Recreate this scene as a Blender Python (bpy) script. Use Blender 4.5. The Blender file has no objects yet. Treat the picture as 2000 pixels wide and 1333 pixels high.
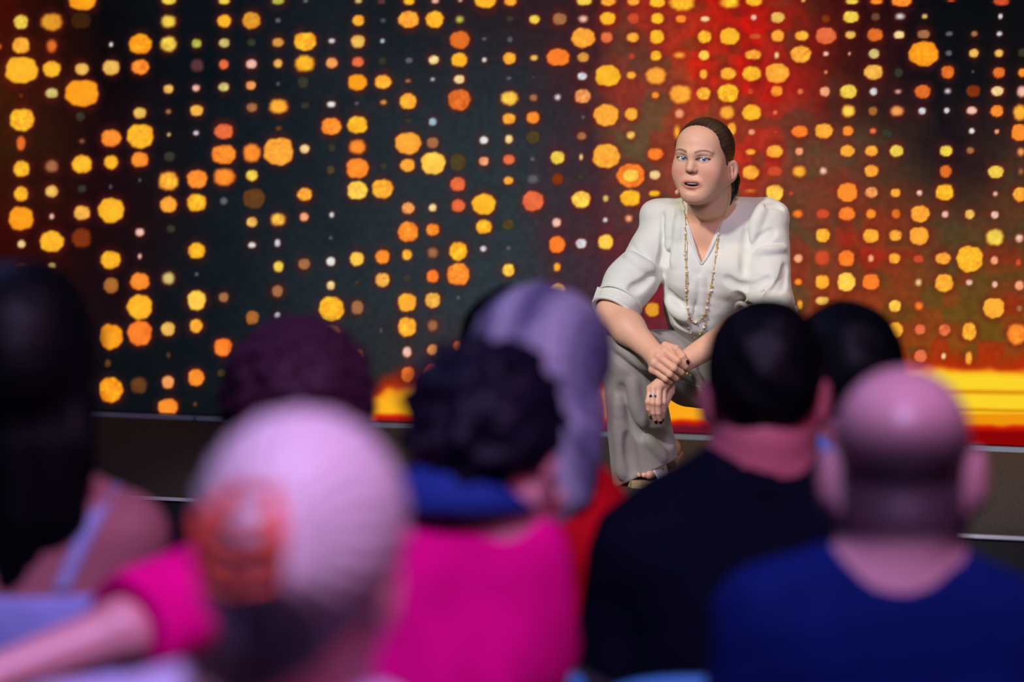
import bpy, math, random
import numpy as np
from mathutils import Vector, Matrix

# ------------------------------------------------------------------ camera, world, lights, exposure
CAM = np.array([0.0, 0.0, 1.62]); FPX = 7500.0
PITCH = math.atan((666.5 - 148.0) / FPX)
scene = bpy.context.scene
cd = bpy.data.cameras.new('camera'); cam = bpy.data.objects.new('camera', cd)
scene.collection.objects.link(cam); scene.camera = cam
cam.location = CAM; cam.rotation_euler = (math.pi / 2 - PITCH, 0, 0)
cd.sensor_width = 36.0; cd.lens = FPX * 36.0 / 2000.0
cd.clip_start = 0.1; cd.clip_end = 60
cd.dof.use_dof = True; cd.dof.focus_distance = 10.60; cd.dof.aperture_fstop = 2.7
FWD = np.array([0, math.cos(PITCH), -math.sin(PITCH)]); UP = np.array([0, math.sin(PITCH), math.cos(PITCH)])

def ray(px, py):
    return FWD + np.array([1.0, 0, 0]) * ((px - 1000.0) / FPX) - UP * ((py - 666.5) / FPX)
def at(px, py, y):
    d = ray(px, py); return CAM + d * (y / d[1])
def atz(px, py, z):
    d = ray(px, py); return CAM + d * ((z - CAM[2]) / d[2])

w = bpy.data.worlds.new('world'); scene.world = w; w.use_nodes = True
w.node_tree.nodes['Background'].inputs[0].default_value = (0.35, 0.40, 0.75, 1)
w.node_tree.nodes['Background'].inputs[1].default_value = 0.022
vs = scene.view_settings
vs.view_transform = 'Standard'; vs.look = 'None'; vs.gamma = 1.0; vs.exposure = 0.0; vs.use_curve_mapping = False

def spot(name, loc, target, energy, color, angle, size, blend=0.5):
    l = bpy.data.lights.new(name, 'SPOT'); l.energy = energy; l.color = color
    l.spot_size = math.radians(angle); l.spot_blend = blend; l.shadow_soft_size = size
    o = bpy.data.objects.new(name, l); scene.collection.objects.link(o)
    o.location = loc
    o.rotation_euler = (Vector(target) - Vector(loc)).to_track_quat('-Z', 'Y').to_euler()
    return o
spot('key_spot', (-2.6, 5.2, 5.0), (0.55, 10.4, 1.0), 1330, (1.0, 0.975, 0.94), 26, 0.22)
spot('fill_spot', (4.6, 4.6, 3.6), (0.55, 10.4, 1.0), 130, (0.86, 0.92, 1.0), 24, 0.4)
spot('front_spot', (0.2, 2.5, 3.6), (0.5, 10.5, 1.0), 265, (0.93, 0.96, 1.0), 24, 0.3)
spot('lavender_spot', (0.2, 2.0, 4.6), (0.1, 4.9, 1.0), 800, (0.60, 0.50, 1.0), 80, 0.25)
spot('pink_spot', (1.6, 2.2, 4.0), (0.3, 5.2, 1.0), 150, (1.0, 0.16, 0.42), 85, 0.25)
spot('blue_spot', (-2.0, 8.2, 4.4), (-0.2, 5.8, 1.0), 60, (0.30, 0.35, 1.0), 80, 0.3)
spot('screen_glow_helper', (2.2, 10.2, 4.6), (1.25, 10.9, 0.5), 190, (1.0, 0.60, 0.34), 46, 0.3, 1.0)  # added lamp, stands in for the screen's warm glow on the carpet

# ------------------------------------------------------------------ materials
def lin(c):
    c = np.asarray(c, float) / 255.0
    return np.where(c <= 0.04045, c / 12.92, ((c + 0.055) / 1.055) ** 2.4)
def mat(name, col=(128, 128, 128), rough=0.6, attr=None, bump=None, metal=0.0, sheen=0.0, sss=0.0, vary=None, spec=0.5, stretch=None, emit=0, coat=0.0, aniso=0):
    m = bpy.data.materials.new(name); m.use_nodes = True; nt = m.node_tree; b = nt.nodes['Principled BSDF']
    c = lin(col)
    b.inputs['Base Color'].default_value = (*c, 1); b.inputs['Roughness'].default_value = rough
    b.inputs['Metallic'].default_value = metal; b.inputs['Specular IOR Level'].default_value = spec
    if sheen: b.inputs['Sheen Weight'].default_value = sheen
    if coat: b.inputs['Coat Weight'].default_value = coat
    if sss:
        b.inputs['Subsurface Weight'].default_value = sss; b.inputs['Subsurface Radius'].default_value = (0.010, 0.004, 0.002)
        b.inputs['Subsurface Scale'].default_value = 1.0
    src = None
    if attr:
        a = nt.nodes.new('ShaderNodeAttribute'); a.attribute_name = attr; src = a.outputs['Color']
        nt.links.new(src, b.inputs['Base Color'])
    tc = nt.nodes.new('ShaderNodeTexCoord'); vec = tc.outputs['Object']
    if stretch:
        mp = nt.nodes.new('ShaderNodeMapping'); mp.inputs['Scale'].default_value = stretch
        nt.links.new(vec, mp.inputs['Vector']); vec = mp.outputs['Vector']
    if vary:                       # (scale, low multiplier, high multiplier)
        n = nt.nodes.new('ShaderNodeTexNoise'); n.inputs['Scale'].default_value = vary[0]; n.inputs['Detail'].default_value = 4
        nt.links.new(vec, n.inputs['Vector'])
        mr = nt.nodes.new('ShaderNodeMapRange'); mr.inputs['From Min'].default_value = 0.35; mr.inputs['From Max'].default_value = 0.65
        mr.inputs['To Min'].default_value = vary[1]; mr.inputs['To Max'].default_value = vary[2]
        nt.links.new(n.outputs['Fac'], mr.inputs['Value'])
        mx = nt.nodes.new('ShaderNodeVectorMath'); mx.operation = 'SCALE'
        if src is not None: nt.links.new(src, mx.inputs[0])
        else: mx.inputs[0].default_value = tuple(c)
        nt.links.new(mr.outputs['Result'], mx.inputs['Scale']); nt.links.new(mx.outputs['Vector'], b.inputs['Base Color'])
    if bump:                       # (scale, strength, distance)
        n = nt.nodes.new('ShaderNodeTexNoise'); n.inputs['Scale'].default_value = bump[0]; n.inputs['Detail'].default_value = 3
        nt.links.new(vec, n.inputs['Vector'])
        bp = nt.nodes.new('ShaderNodeBump'); bp.inputs['Strength'].default_value = bump[1]; bp.inputs['Distance'].default_value = bump[2]
        nt.links.new(n.outputs['Fac'], bp.inputs['Height']); nt.links.new(bp.outputs['Normal'], b.inputs['Normal'])
    return m

# ------------------------------------------------------------------ object helpers
def tag(o, label=None, cat=None, group=None, kind=None):
    if label: o['label'] = label
    if cat: o['category'] = cat
    if group: o['group'] = group
    if kind: o['kind'] = kind
    return o
def empty(name, loc, label, cat, group=None, kind=None):
    o = bpy.data.objects.new(name, None); scene.collection.objects.link(o); o.location = tuple(loc); o.empty_display_size = 0.1
    return tag(o, label, cat, group, kind)
def meshobj(name, V, Fc, m, parent=None, smooth=True, colors=None, cname='tint'):
    """V: (n,3) world coordinates, Fc: (m,4) or list of faces"""
    V = np.asarray(V, dtype=np.float64)
    off = np.zeros(3)
    p = parent
    while p is not None: off = off + np.array(p.location); p = p.parent
    me = bpy.data.meshes.new(name)
    if isinstance(Fc, np.ndarray) and Fc.ndim == 2:
        nf, k = Fc.shape
        me.vertices.add(len(V)); me.vertices.foreach_set('co', (V - off).astype(np.float32).ravel())
        me.loops.add(nf * k); me.loops.foreach_set('vertex_index', Fc.astype(np.int32).ravel())
        me.polygons.add(nf); me.polygons.foreach_set('loop_start', np.arange(0, nf * k, k, dtype=np.int32))
        me.update(calc_edges=True); me.validate()
    else:
        me.from_pydata([tuple(v) for v in (V - off)], [], [tuple(f) for f in Fc]); me.update()
    if smooth and len(me.polygons):
        me.polygons.foreach_set('use_smooth', np.ones(len(me.polygons), dtype=bool))
    if colors is not None:
        ca = me.color_attributes.new(cname, 'FLOAT_COLOR', 'POINT')
        c4 = np.ones((len(V), 4), np.float32); c4[:, :3] = colors; ca.data.foreach_set('color', c4.ravel())
    me.materials.append(m)
    o = bpy.data.objects.new(name, me); scene.collection.objects.link(o)
    if parent is not None: o.parent = parent
    return o
def box_data(c, s, R=None):
    c = np.asarray(c, float); s = np.asarray(s, float) / 2
    V = np.array([[x, y, z] for x in (-1, 1) for y in (-1, 1) for z in (-1, 1)], float) * s
    if R is not None: V = V @ np.asarray(R).T
    return V + c, [(0, 1, 3, 2), (4, 6, 7, 5), (0, 4, 5, 1), (2, 3, 7, 6), (0, 2, 6, 4), (1, 5, 7, 3)]
class MB:
    def __init__(s): s.V = []; s.F = []
    def add(s, V, Fc):
        n = len(s.V); s.V += [tuple(v) for v in V]; s.F += [tuple(i + n for i in f) for f in Fc]; return s
    def box(s, c, sz, R=None): return s.add(*box_data(c, sz, R))
    def tube(s, pts, rad, n=8, closed=False):
        pts = [np.asarray(p, float) for p in pts]; m = len(pts)
        rad = [rad] * m if np.isscalar(rad) else rad
        V = []; up0 = None
        for i, p in enumerate(pts):
            if closed: t = pts[(i + 1) % m] - pts[i - 1]
            else: t = pts[min(i + 1, m - 1)] - pts[max(i - 1, 0)]
            t = t / (np.linalg.norm(t) + 1e-12)
            if up0 is None: up0 = np.array([0, 0, 1.0]) if abs(t[2]) < .9 else np.array([1.0, 0, 0])
            a = np.cross(t, up0); a /= np.linalg.norm(a) + 1e-12; b = np.cross(a, t); up0 = b
            for k in range(n):
                th = 2 * math.pi * k / n; V.append(p + rad[i] * (math.cos(th) * a + math.sin(th) * b))
        Fc = []
        for i in range(m if closed else m - 1):
            j = (i + 1) % m
            for k in range(n): Fc.append((i * n + k, i * n + (k + 1) % n, j * n + (k + 1) % n, j * n + k))
        if not closed: Fc += [tuple(range(n))[::-1], tuple((m - 1) * n + k for k in range(n))]
        return s.add(V, Fc)
    def ball(s, c, r, nu=12, nv=8, R=None):
        r = np.ones(3) * r; V = []
        for j in range(nv + 1):
            ph = math.pi * j / nv
            for i in range(nu):
                th = 2 * math.pi * i / nu; V.append([r[0] * math.sin(ph) * math.cos(th), r[1] * math.sin(ph) * math.sin(th), r[2] * math.cos(ph)])
        V = np.array(V)
        if R is not None: V = V @ np.asarray(R).T
        Fc = [(j * nu + i, (j + 1) * nu + i, (j + 1) * nu + (i + 1) % nu, j * nu + (i + 1) % nu) for j in range(nv) for i in range(nu)]
        return s.add(V + np.asarray(c), Fc)
    def build(s, name, m, parent=None, smooth=True): return meshobj(name, np.array(s.V), s.F, m, parent, smooth)

# ------------------------------------------------------------------ implicit surfaces: smooth unions of tapered limbs and ellipsoids
def smin(a, b, k):
    if k <= 0: return np.minimum(a, b)
    h = np.clip(0.5 + 0.5 * (b - a) / k, 0, 1); return b + (a - b) * h - k * h * (1 - h)
def rotm(rx=0, ry=0, rz=0):
    return np.array(Matrix.Rotation(rz, 3, 'Z') @ Matrix.Rotation(ry, 3, 'Y') @ Matrix.Rotation(rx, 3, 'X'))
class Cap:
    def __init__(s, a, b, ra, rb=None, sq=None):
        s.a = np.asarray(a, float); s.b = np.asarray(b, float); s.ra = ra; s.rb = ra if rb is None else rb; s.sq = sq
        r = max(s.ra, s.rb) * (max(1.0, sq[1]) if sq else 1); s.lo = np.minimum(s.a, s.b) - r; s.hi = np.maximum(s.a, s.b) + r
    def ev(s, P, c=None, r=None):
        ba = s.b - s.a; pa = P - s.a
        h = np.clip(pa @ ba / (ba @ ba + 1e-12), 0, 1); v = pa - h[:, None] * ba
        if s.sq:
            n = np.asarray(s.sq[0], float); n = n / np.linalg.norm(n); f = s.sq[1]
            v = v + n * ((v @ n) * (1 / f - 1))[:, None]
            d = (np.linalg.norm(v, axis=1) - (s.ra + (s.rb - s.ra) * h)) * min(1, f) ** .5; return d
        return np.sqrt((v * v).sum(1)) - (s.ra + (s.rb - s.ra) * h)
class Ell:
    def __init__(s, c, r, R=None):
        s.c = np.asarray(c, float); s.r = np.ones(3) * np.asarray(r, float); s.R = R
        m = s.r if R is None else np.sqrt(((np.asarray(R) * s.r) ** 2).sum(1)); s.lo = s.c - m; s.hi = s.c + m
    def ev(s, P, c=None, r=None):
        q = P - s.c
        if s.R is not None: q = q @ s.R
        a = q / s.r; k0 = np.sqrt((a * a).sum(1)); b = a / s.r; k1 = np.sqrt((b * b).sum(1)) + 1e-9
        return k0 * (k0 - 1) / k1
class Half:      # keeps the side the normal points away from
    def __init__(s, n, p): s.n = np.asarray(n, float) / np.linalg.norm(n); s.p = np.asarray(p, float); s.lo = np.full(3, -1e3); s.hi = np.full(3, 1e3)
    def ev(s, P, c=None, r=None): return (P - s.p) @ s.n
class Fn:
    def __init__(s, f, lo=None, hi=None): s.f = f; s.lo = np.full(3, -1e3) if lo is None else lo; s.hi = np.full(3, 1e3) if hi is None else hi
    def ev(s, P, c=None, r=None): return s.f(P)
class Grp:
    """ops: list of (mode, node, k); mode in add, sub, int, disp. Optional local frame: world = R @ local * sc + t"""
    def __init__(s, ops, R=None, t=None, sc=1.0):
        s.ops = ops; s.R = None if R is None else np.asarray(R); s.t = np.zeros(3) if t is None else np.asarray(t, float); s.sc = sc
        L = [o[1] for o in ops if o[0] == 'add']
        lo = np.min([n.lo for n in L], axis=0); hi = np.max([n.hi for n in L], axis=0)
        if s.R is not None:
            C = np.array([[x, y, z] for x in (lo[0], hi[0]) for y in (lo[1], hi[1]) for z in (lo[2], hi[2])]) * sc @ s.R.T + s.t
            lo, hi = C.min(0), C.max(0)
        s.lo, s.hi = lo, hi
    def ev(s, P, c=None, r=None):
        if s.R is not None:
            P = ((P - s.t) @ s.R) / s.sc
            if c is not None: c = ((c - s.t) @ s.R) / s.sc; r = r / s.sc
        d = np.full(len(P), 1.0)
        for mode, n, k in s.ops:
            if c is not None and mode != 'int' and mode != 'disp':
                q = np.maximum(0, np.maximum(n.lo - c, c - n.hi))
                if q @ q > (r + 2.5 * k + 0.010) ** 2: continue
            if mode == 'add': d = smin(d, n.ev(P, c, r), k)
            elif mode == 'sub': d = -smin(-d, n.ev(P, c, r), k)
            elif mode == 'int': d = -smin(-d, -n.ev(P, c, r), k)
            elif mode == 'disp': d = d + n.f(P)
        return d * s.sc
def chain(pts, rads, sq=None):
    return Grp([('add', Cap(pts[i], pts[i + 1], rads[i], rads[i + 1], sq), 0.0) for i in range(len(pts) - 1)])
def axis_steps(lo, hi, h, fine, ax):
    out = [lo]
    while out[-1] < hi:
        st = h
        for (l, u, hh) in fine:
            if l[ax] - hh * 3 <= out[-1] <= u[ax]: st = min(st, hh)
        out.append(out[-1] + st)
    return np.array(out)
def grow(node, h, fine=(), pad=0.015, B=20, relax=0):
    """surface of node as quads (surface nets over sparse blocks)"""
    lo = node.lo - pad; hi = node.hi + pad
    A = [axis_steps(lo[i], hi[i], h, fine, i) for i in range(3)]
    N = [len(a) for a in A]
    starts = [list(range(0, n - 1, B)) for n in N]
    cen = []; idx = []
    for i in starts[0]:
        for j in starts[1]:
            for k in starts[2]:
                a = np.array([A[0][i], A[1][j], A[2][k]]); b = np.array([A[0][min(i + B, N[0] - 1)], A[1][min(j + B, N[1] - 1)], A[2][min(k + B, N[2] - 1)]])
                cen.append((a + b) / 2); idx.append((i, j, k, np.linalg.norm(b - a) / 2))
    cen = np.array(cen); rad = np.array([q[3] for q in idx])
    D = np.concatenate([node.ev(cen[q:q + 4000]) for q in range(0, len(cen), 4000)])
    act = np.where(np.abs(D) < rad * 1.7 + 0.02)[0]
    cid, cpos, quads = [], [], []
    NY, NZ = N[1], N[2]
    corner = [(x, y, z) for x in (0, 1) for y in (0, 1) for z in (0, 1)]
    edges = [(a, b) for a in range(8) for b in range(a + 1, 8) if sum(abs(corner[a][q] - corner[b][q]) for q in range(3)) == 1]
    for bi in act:
        i, j, k, r = idx[bi]
        xs, ys, zs = A[0][i:i + B + 1], A[1][j:j + B + 1], A[2][k:k + B + 1]
        nx, ny, nz = len(xs), len(ys), len(zs)
        if min(nx, ny, nz) < 2: continue
        G = np.stack(np.meshgrid(xs, ys, zs, indexing='ij'), -1).reshape(-1, 3)
        V = node.ev(G, cen[bi], r).reshape(nx, ny, nz)
        S = V < 0
        cnt = sum(S[x:nx - 1 + x, y:ny - 1 + y, z:nz - 1 + z].astype(np.int8) for x, y, z in corner)
        ci, cj, ck = np.where((cnt > 0) & (cnt < 8))
        if len(ci) == 0: continue
        cv = np.stack([V[ci + x, cj + y, ck + z] for x, y, z in corner], 1)
        cp = np.stack([np.stack([xs[ci + x], ys[cj + y], zs[ck + z]], 1) for x, y, z in corner], 1)
        acc = np.zeros((len(ci), 3)); wt = np.zeros(len(ci))
        for a, b in edges:
            m = (cv[:, a] < 0) != (cv[:, b] < 0)
            t = cv[m, a] / (cv[m, a] - cv[m, b])
            acc[m] += cp[m, a] + (cp[m, b] - cp[m, a]) * t[:, None]; wt[m] += 1
        cid.append(((ci + i) * NY + (cj + j)) * NZ + (ck + k)); cpos.append(acc / wt[:, None])
        def gid(a, b, c): return ((a + i) * NY + (b + j)) * NZ + (c + k)
        # edges along x, y, z starting in this block
        e = np.where(S[:-1, :-1, :-1] != S[1:, :-1, :-1]); s0 = S[:-1, :-1, :-1][e]; a, b, c = e
        q = np.stack([gid(a, b - 1, c - 1), gid(a, b, c - 1), gid(a, b, c), gid(a, b - 1, c)], 1); q[~s0] = q[~s0][:, ::-1]; quads.append(q)
        e = np.where(S[:-1, :-1, :-1] != S[:-1, 1:, :-1]); s0 = S[:-1, :-1, :-1][e]; a, b, c = e
        q = np.stack([gid(a - 1, b, c - 1), gid(a - 1, b, c), gid(a, b, c), gid(a, b, c - 1)], 1); q[~s0] = q[~s0][:, ::-1]; quads.append(q)
        e = np.where(S[:-1, :-1, :-1] != S[:-1, :-1, 1:]); s0 = S[:-1, :-1, :-1][e]; a, b, c = e
        q = np.stack([gid(a - 1, b - 1, c), gid(a, b - 1, c), gid(a, b, c), gid(a - 1, b, c)], 1); q[~s0] = q[~s0][:, ::-1]; quads.append(q)
    cid = np.concatenate(cid); cpos = np.concatenate(cpos); quads = np.concatenate(quads)
    o = np.argsort(cid); cid = cid[o]; cpos = cpos[o]
    qi = np.searchsorted(cid, quads); qi = np.minimum(qi, len(cid) - 1)
    ok = (cid[qi] == quads).all(1); qi = qi[ok]
    for _ in range(relax):
        acc = np.zeros_like(cpos); wt = np.zeros(len(cpos))
        for a in range(4):
            for b in (qi[:, (a + 1) % 4], qi[:, (a - 1) % 4]):
                np.add.at(acc, qi[:, a], cpos[b]); np.add.at(wt, qi[:, a], 1)
        cpos = cpos * 0.5 + 0.5 * acc / np.maximum(wt, 1)[:, None]
    return cpos, qi
def hit(node, px, py, y0, y1, n=500, side=0):
    """first surface point of node along the line of sight through a spot of the photograph"""
    a, b = at(px, py, y0), at(px, py, y1); t = np.linspace(0, 1, n)[:, None]; P = a + (b - a) * t
    v = node.ev(P); k = np.where(v < 0)[0]
    if len(k) == 0 or k[0] == 0: return P[np.argmin(v)]
    k = k[0]; u = v[k - 1] / (v[k - 1] - v[k]); return P[k - 1] + (P[k] - P[k - 1]) * u
def wob(P, f, seed, amp):
    rs = np.random.RandomState(seed); d = np.zeros(len(P))
    for _ in range(4):
        v = rs.normal(size=3); v /= np.linalg.norm(v); d += np.sin(P @ v * f * (0.7 + rs.rand()) + rs.rand() * 6.3)
    return d * amp / 2
DOT_COL = [(238, 202, 74), (178, 182, 72), (222, 150, 42), (58, 32, 14), (98, 60, 30), (78, 64, 36), (252, 156, 30), (250, 140, 45), (250, 125, 42), (250, 165, 55), (252, 180, 42), (255, 200, 75), (252, 172, 52), (225, 225, 220), (208, 206, 212), (92, 92, 98), (54, 54, 42), (205, 185, 110), (240, 205, 140), (232, 180, 85), (85, 50, 55), (235, 185, 165), (240, 160, 115), (200, 75, 42), (228, 105, 60), (222, 108, 40), (225, 110, 65), (125, 50, 18), (160, 105, 68), (165, 102, 45), (238, 155, 85), (110, 140, 150), (155, 185, 200), (242, 178, 72), (212, 145, 65), (105, 70, 50)]
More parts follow.
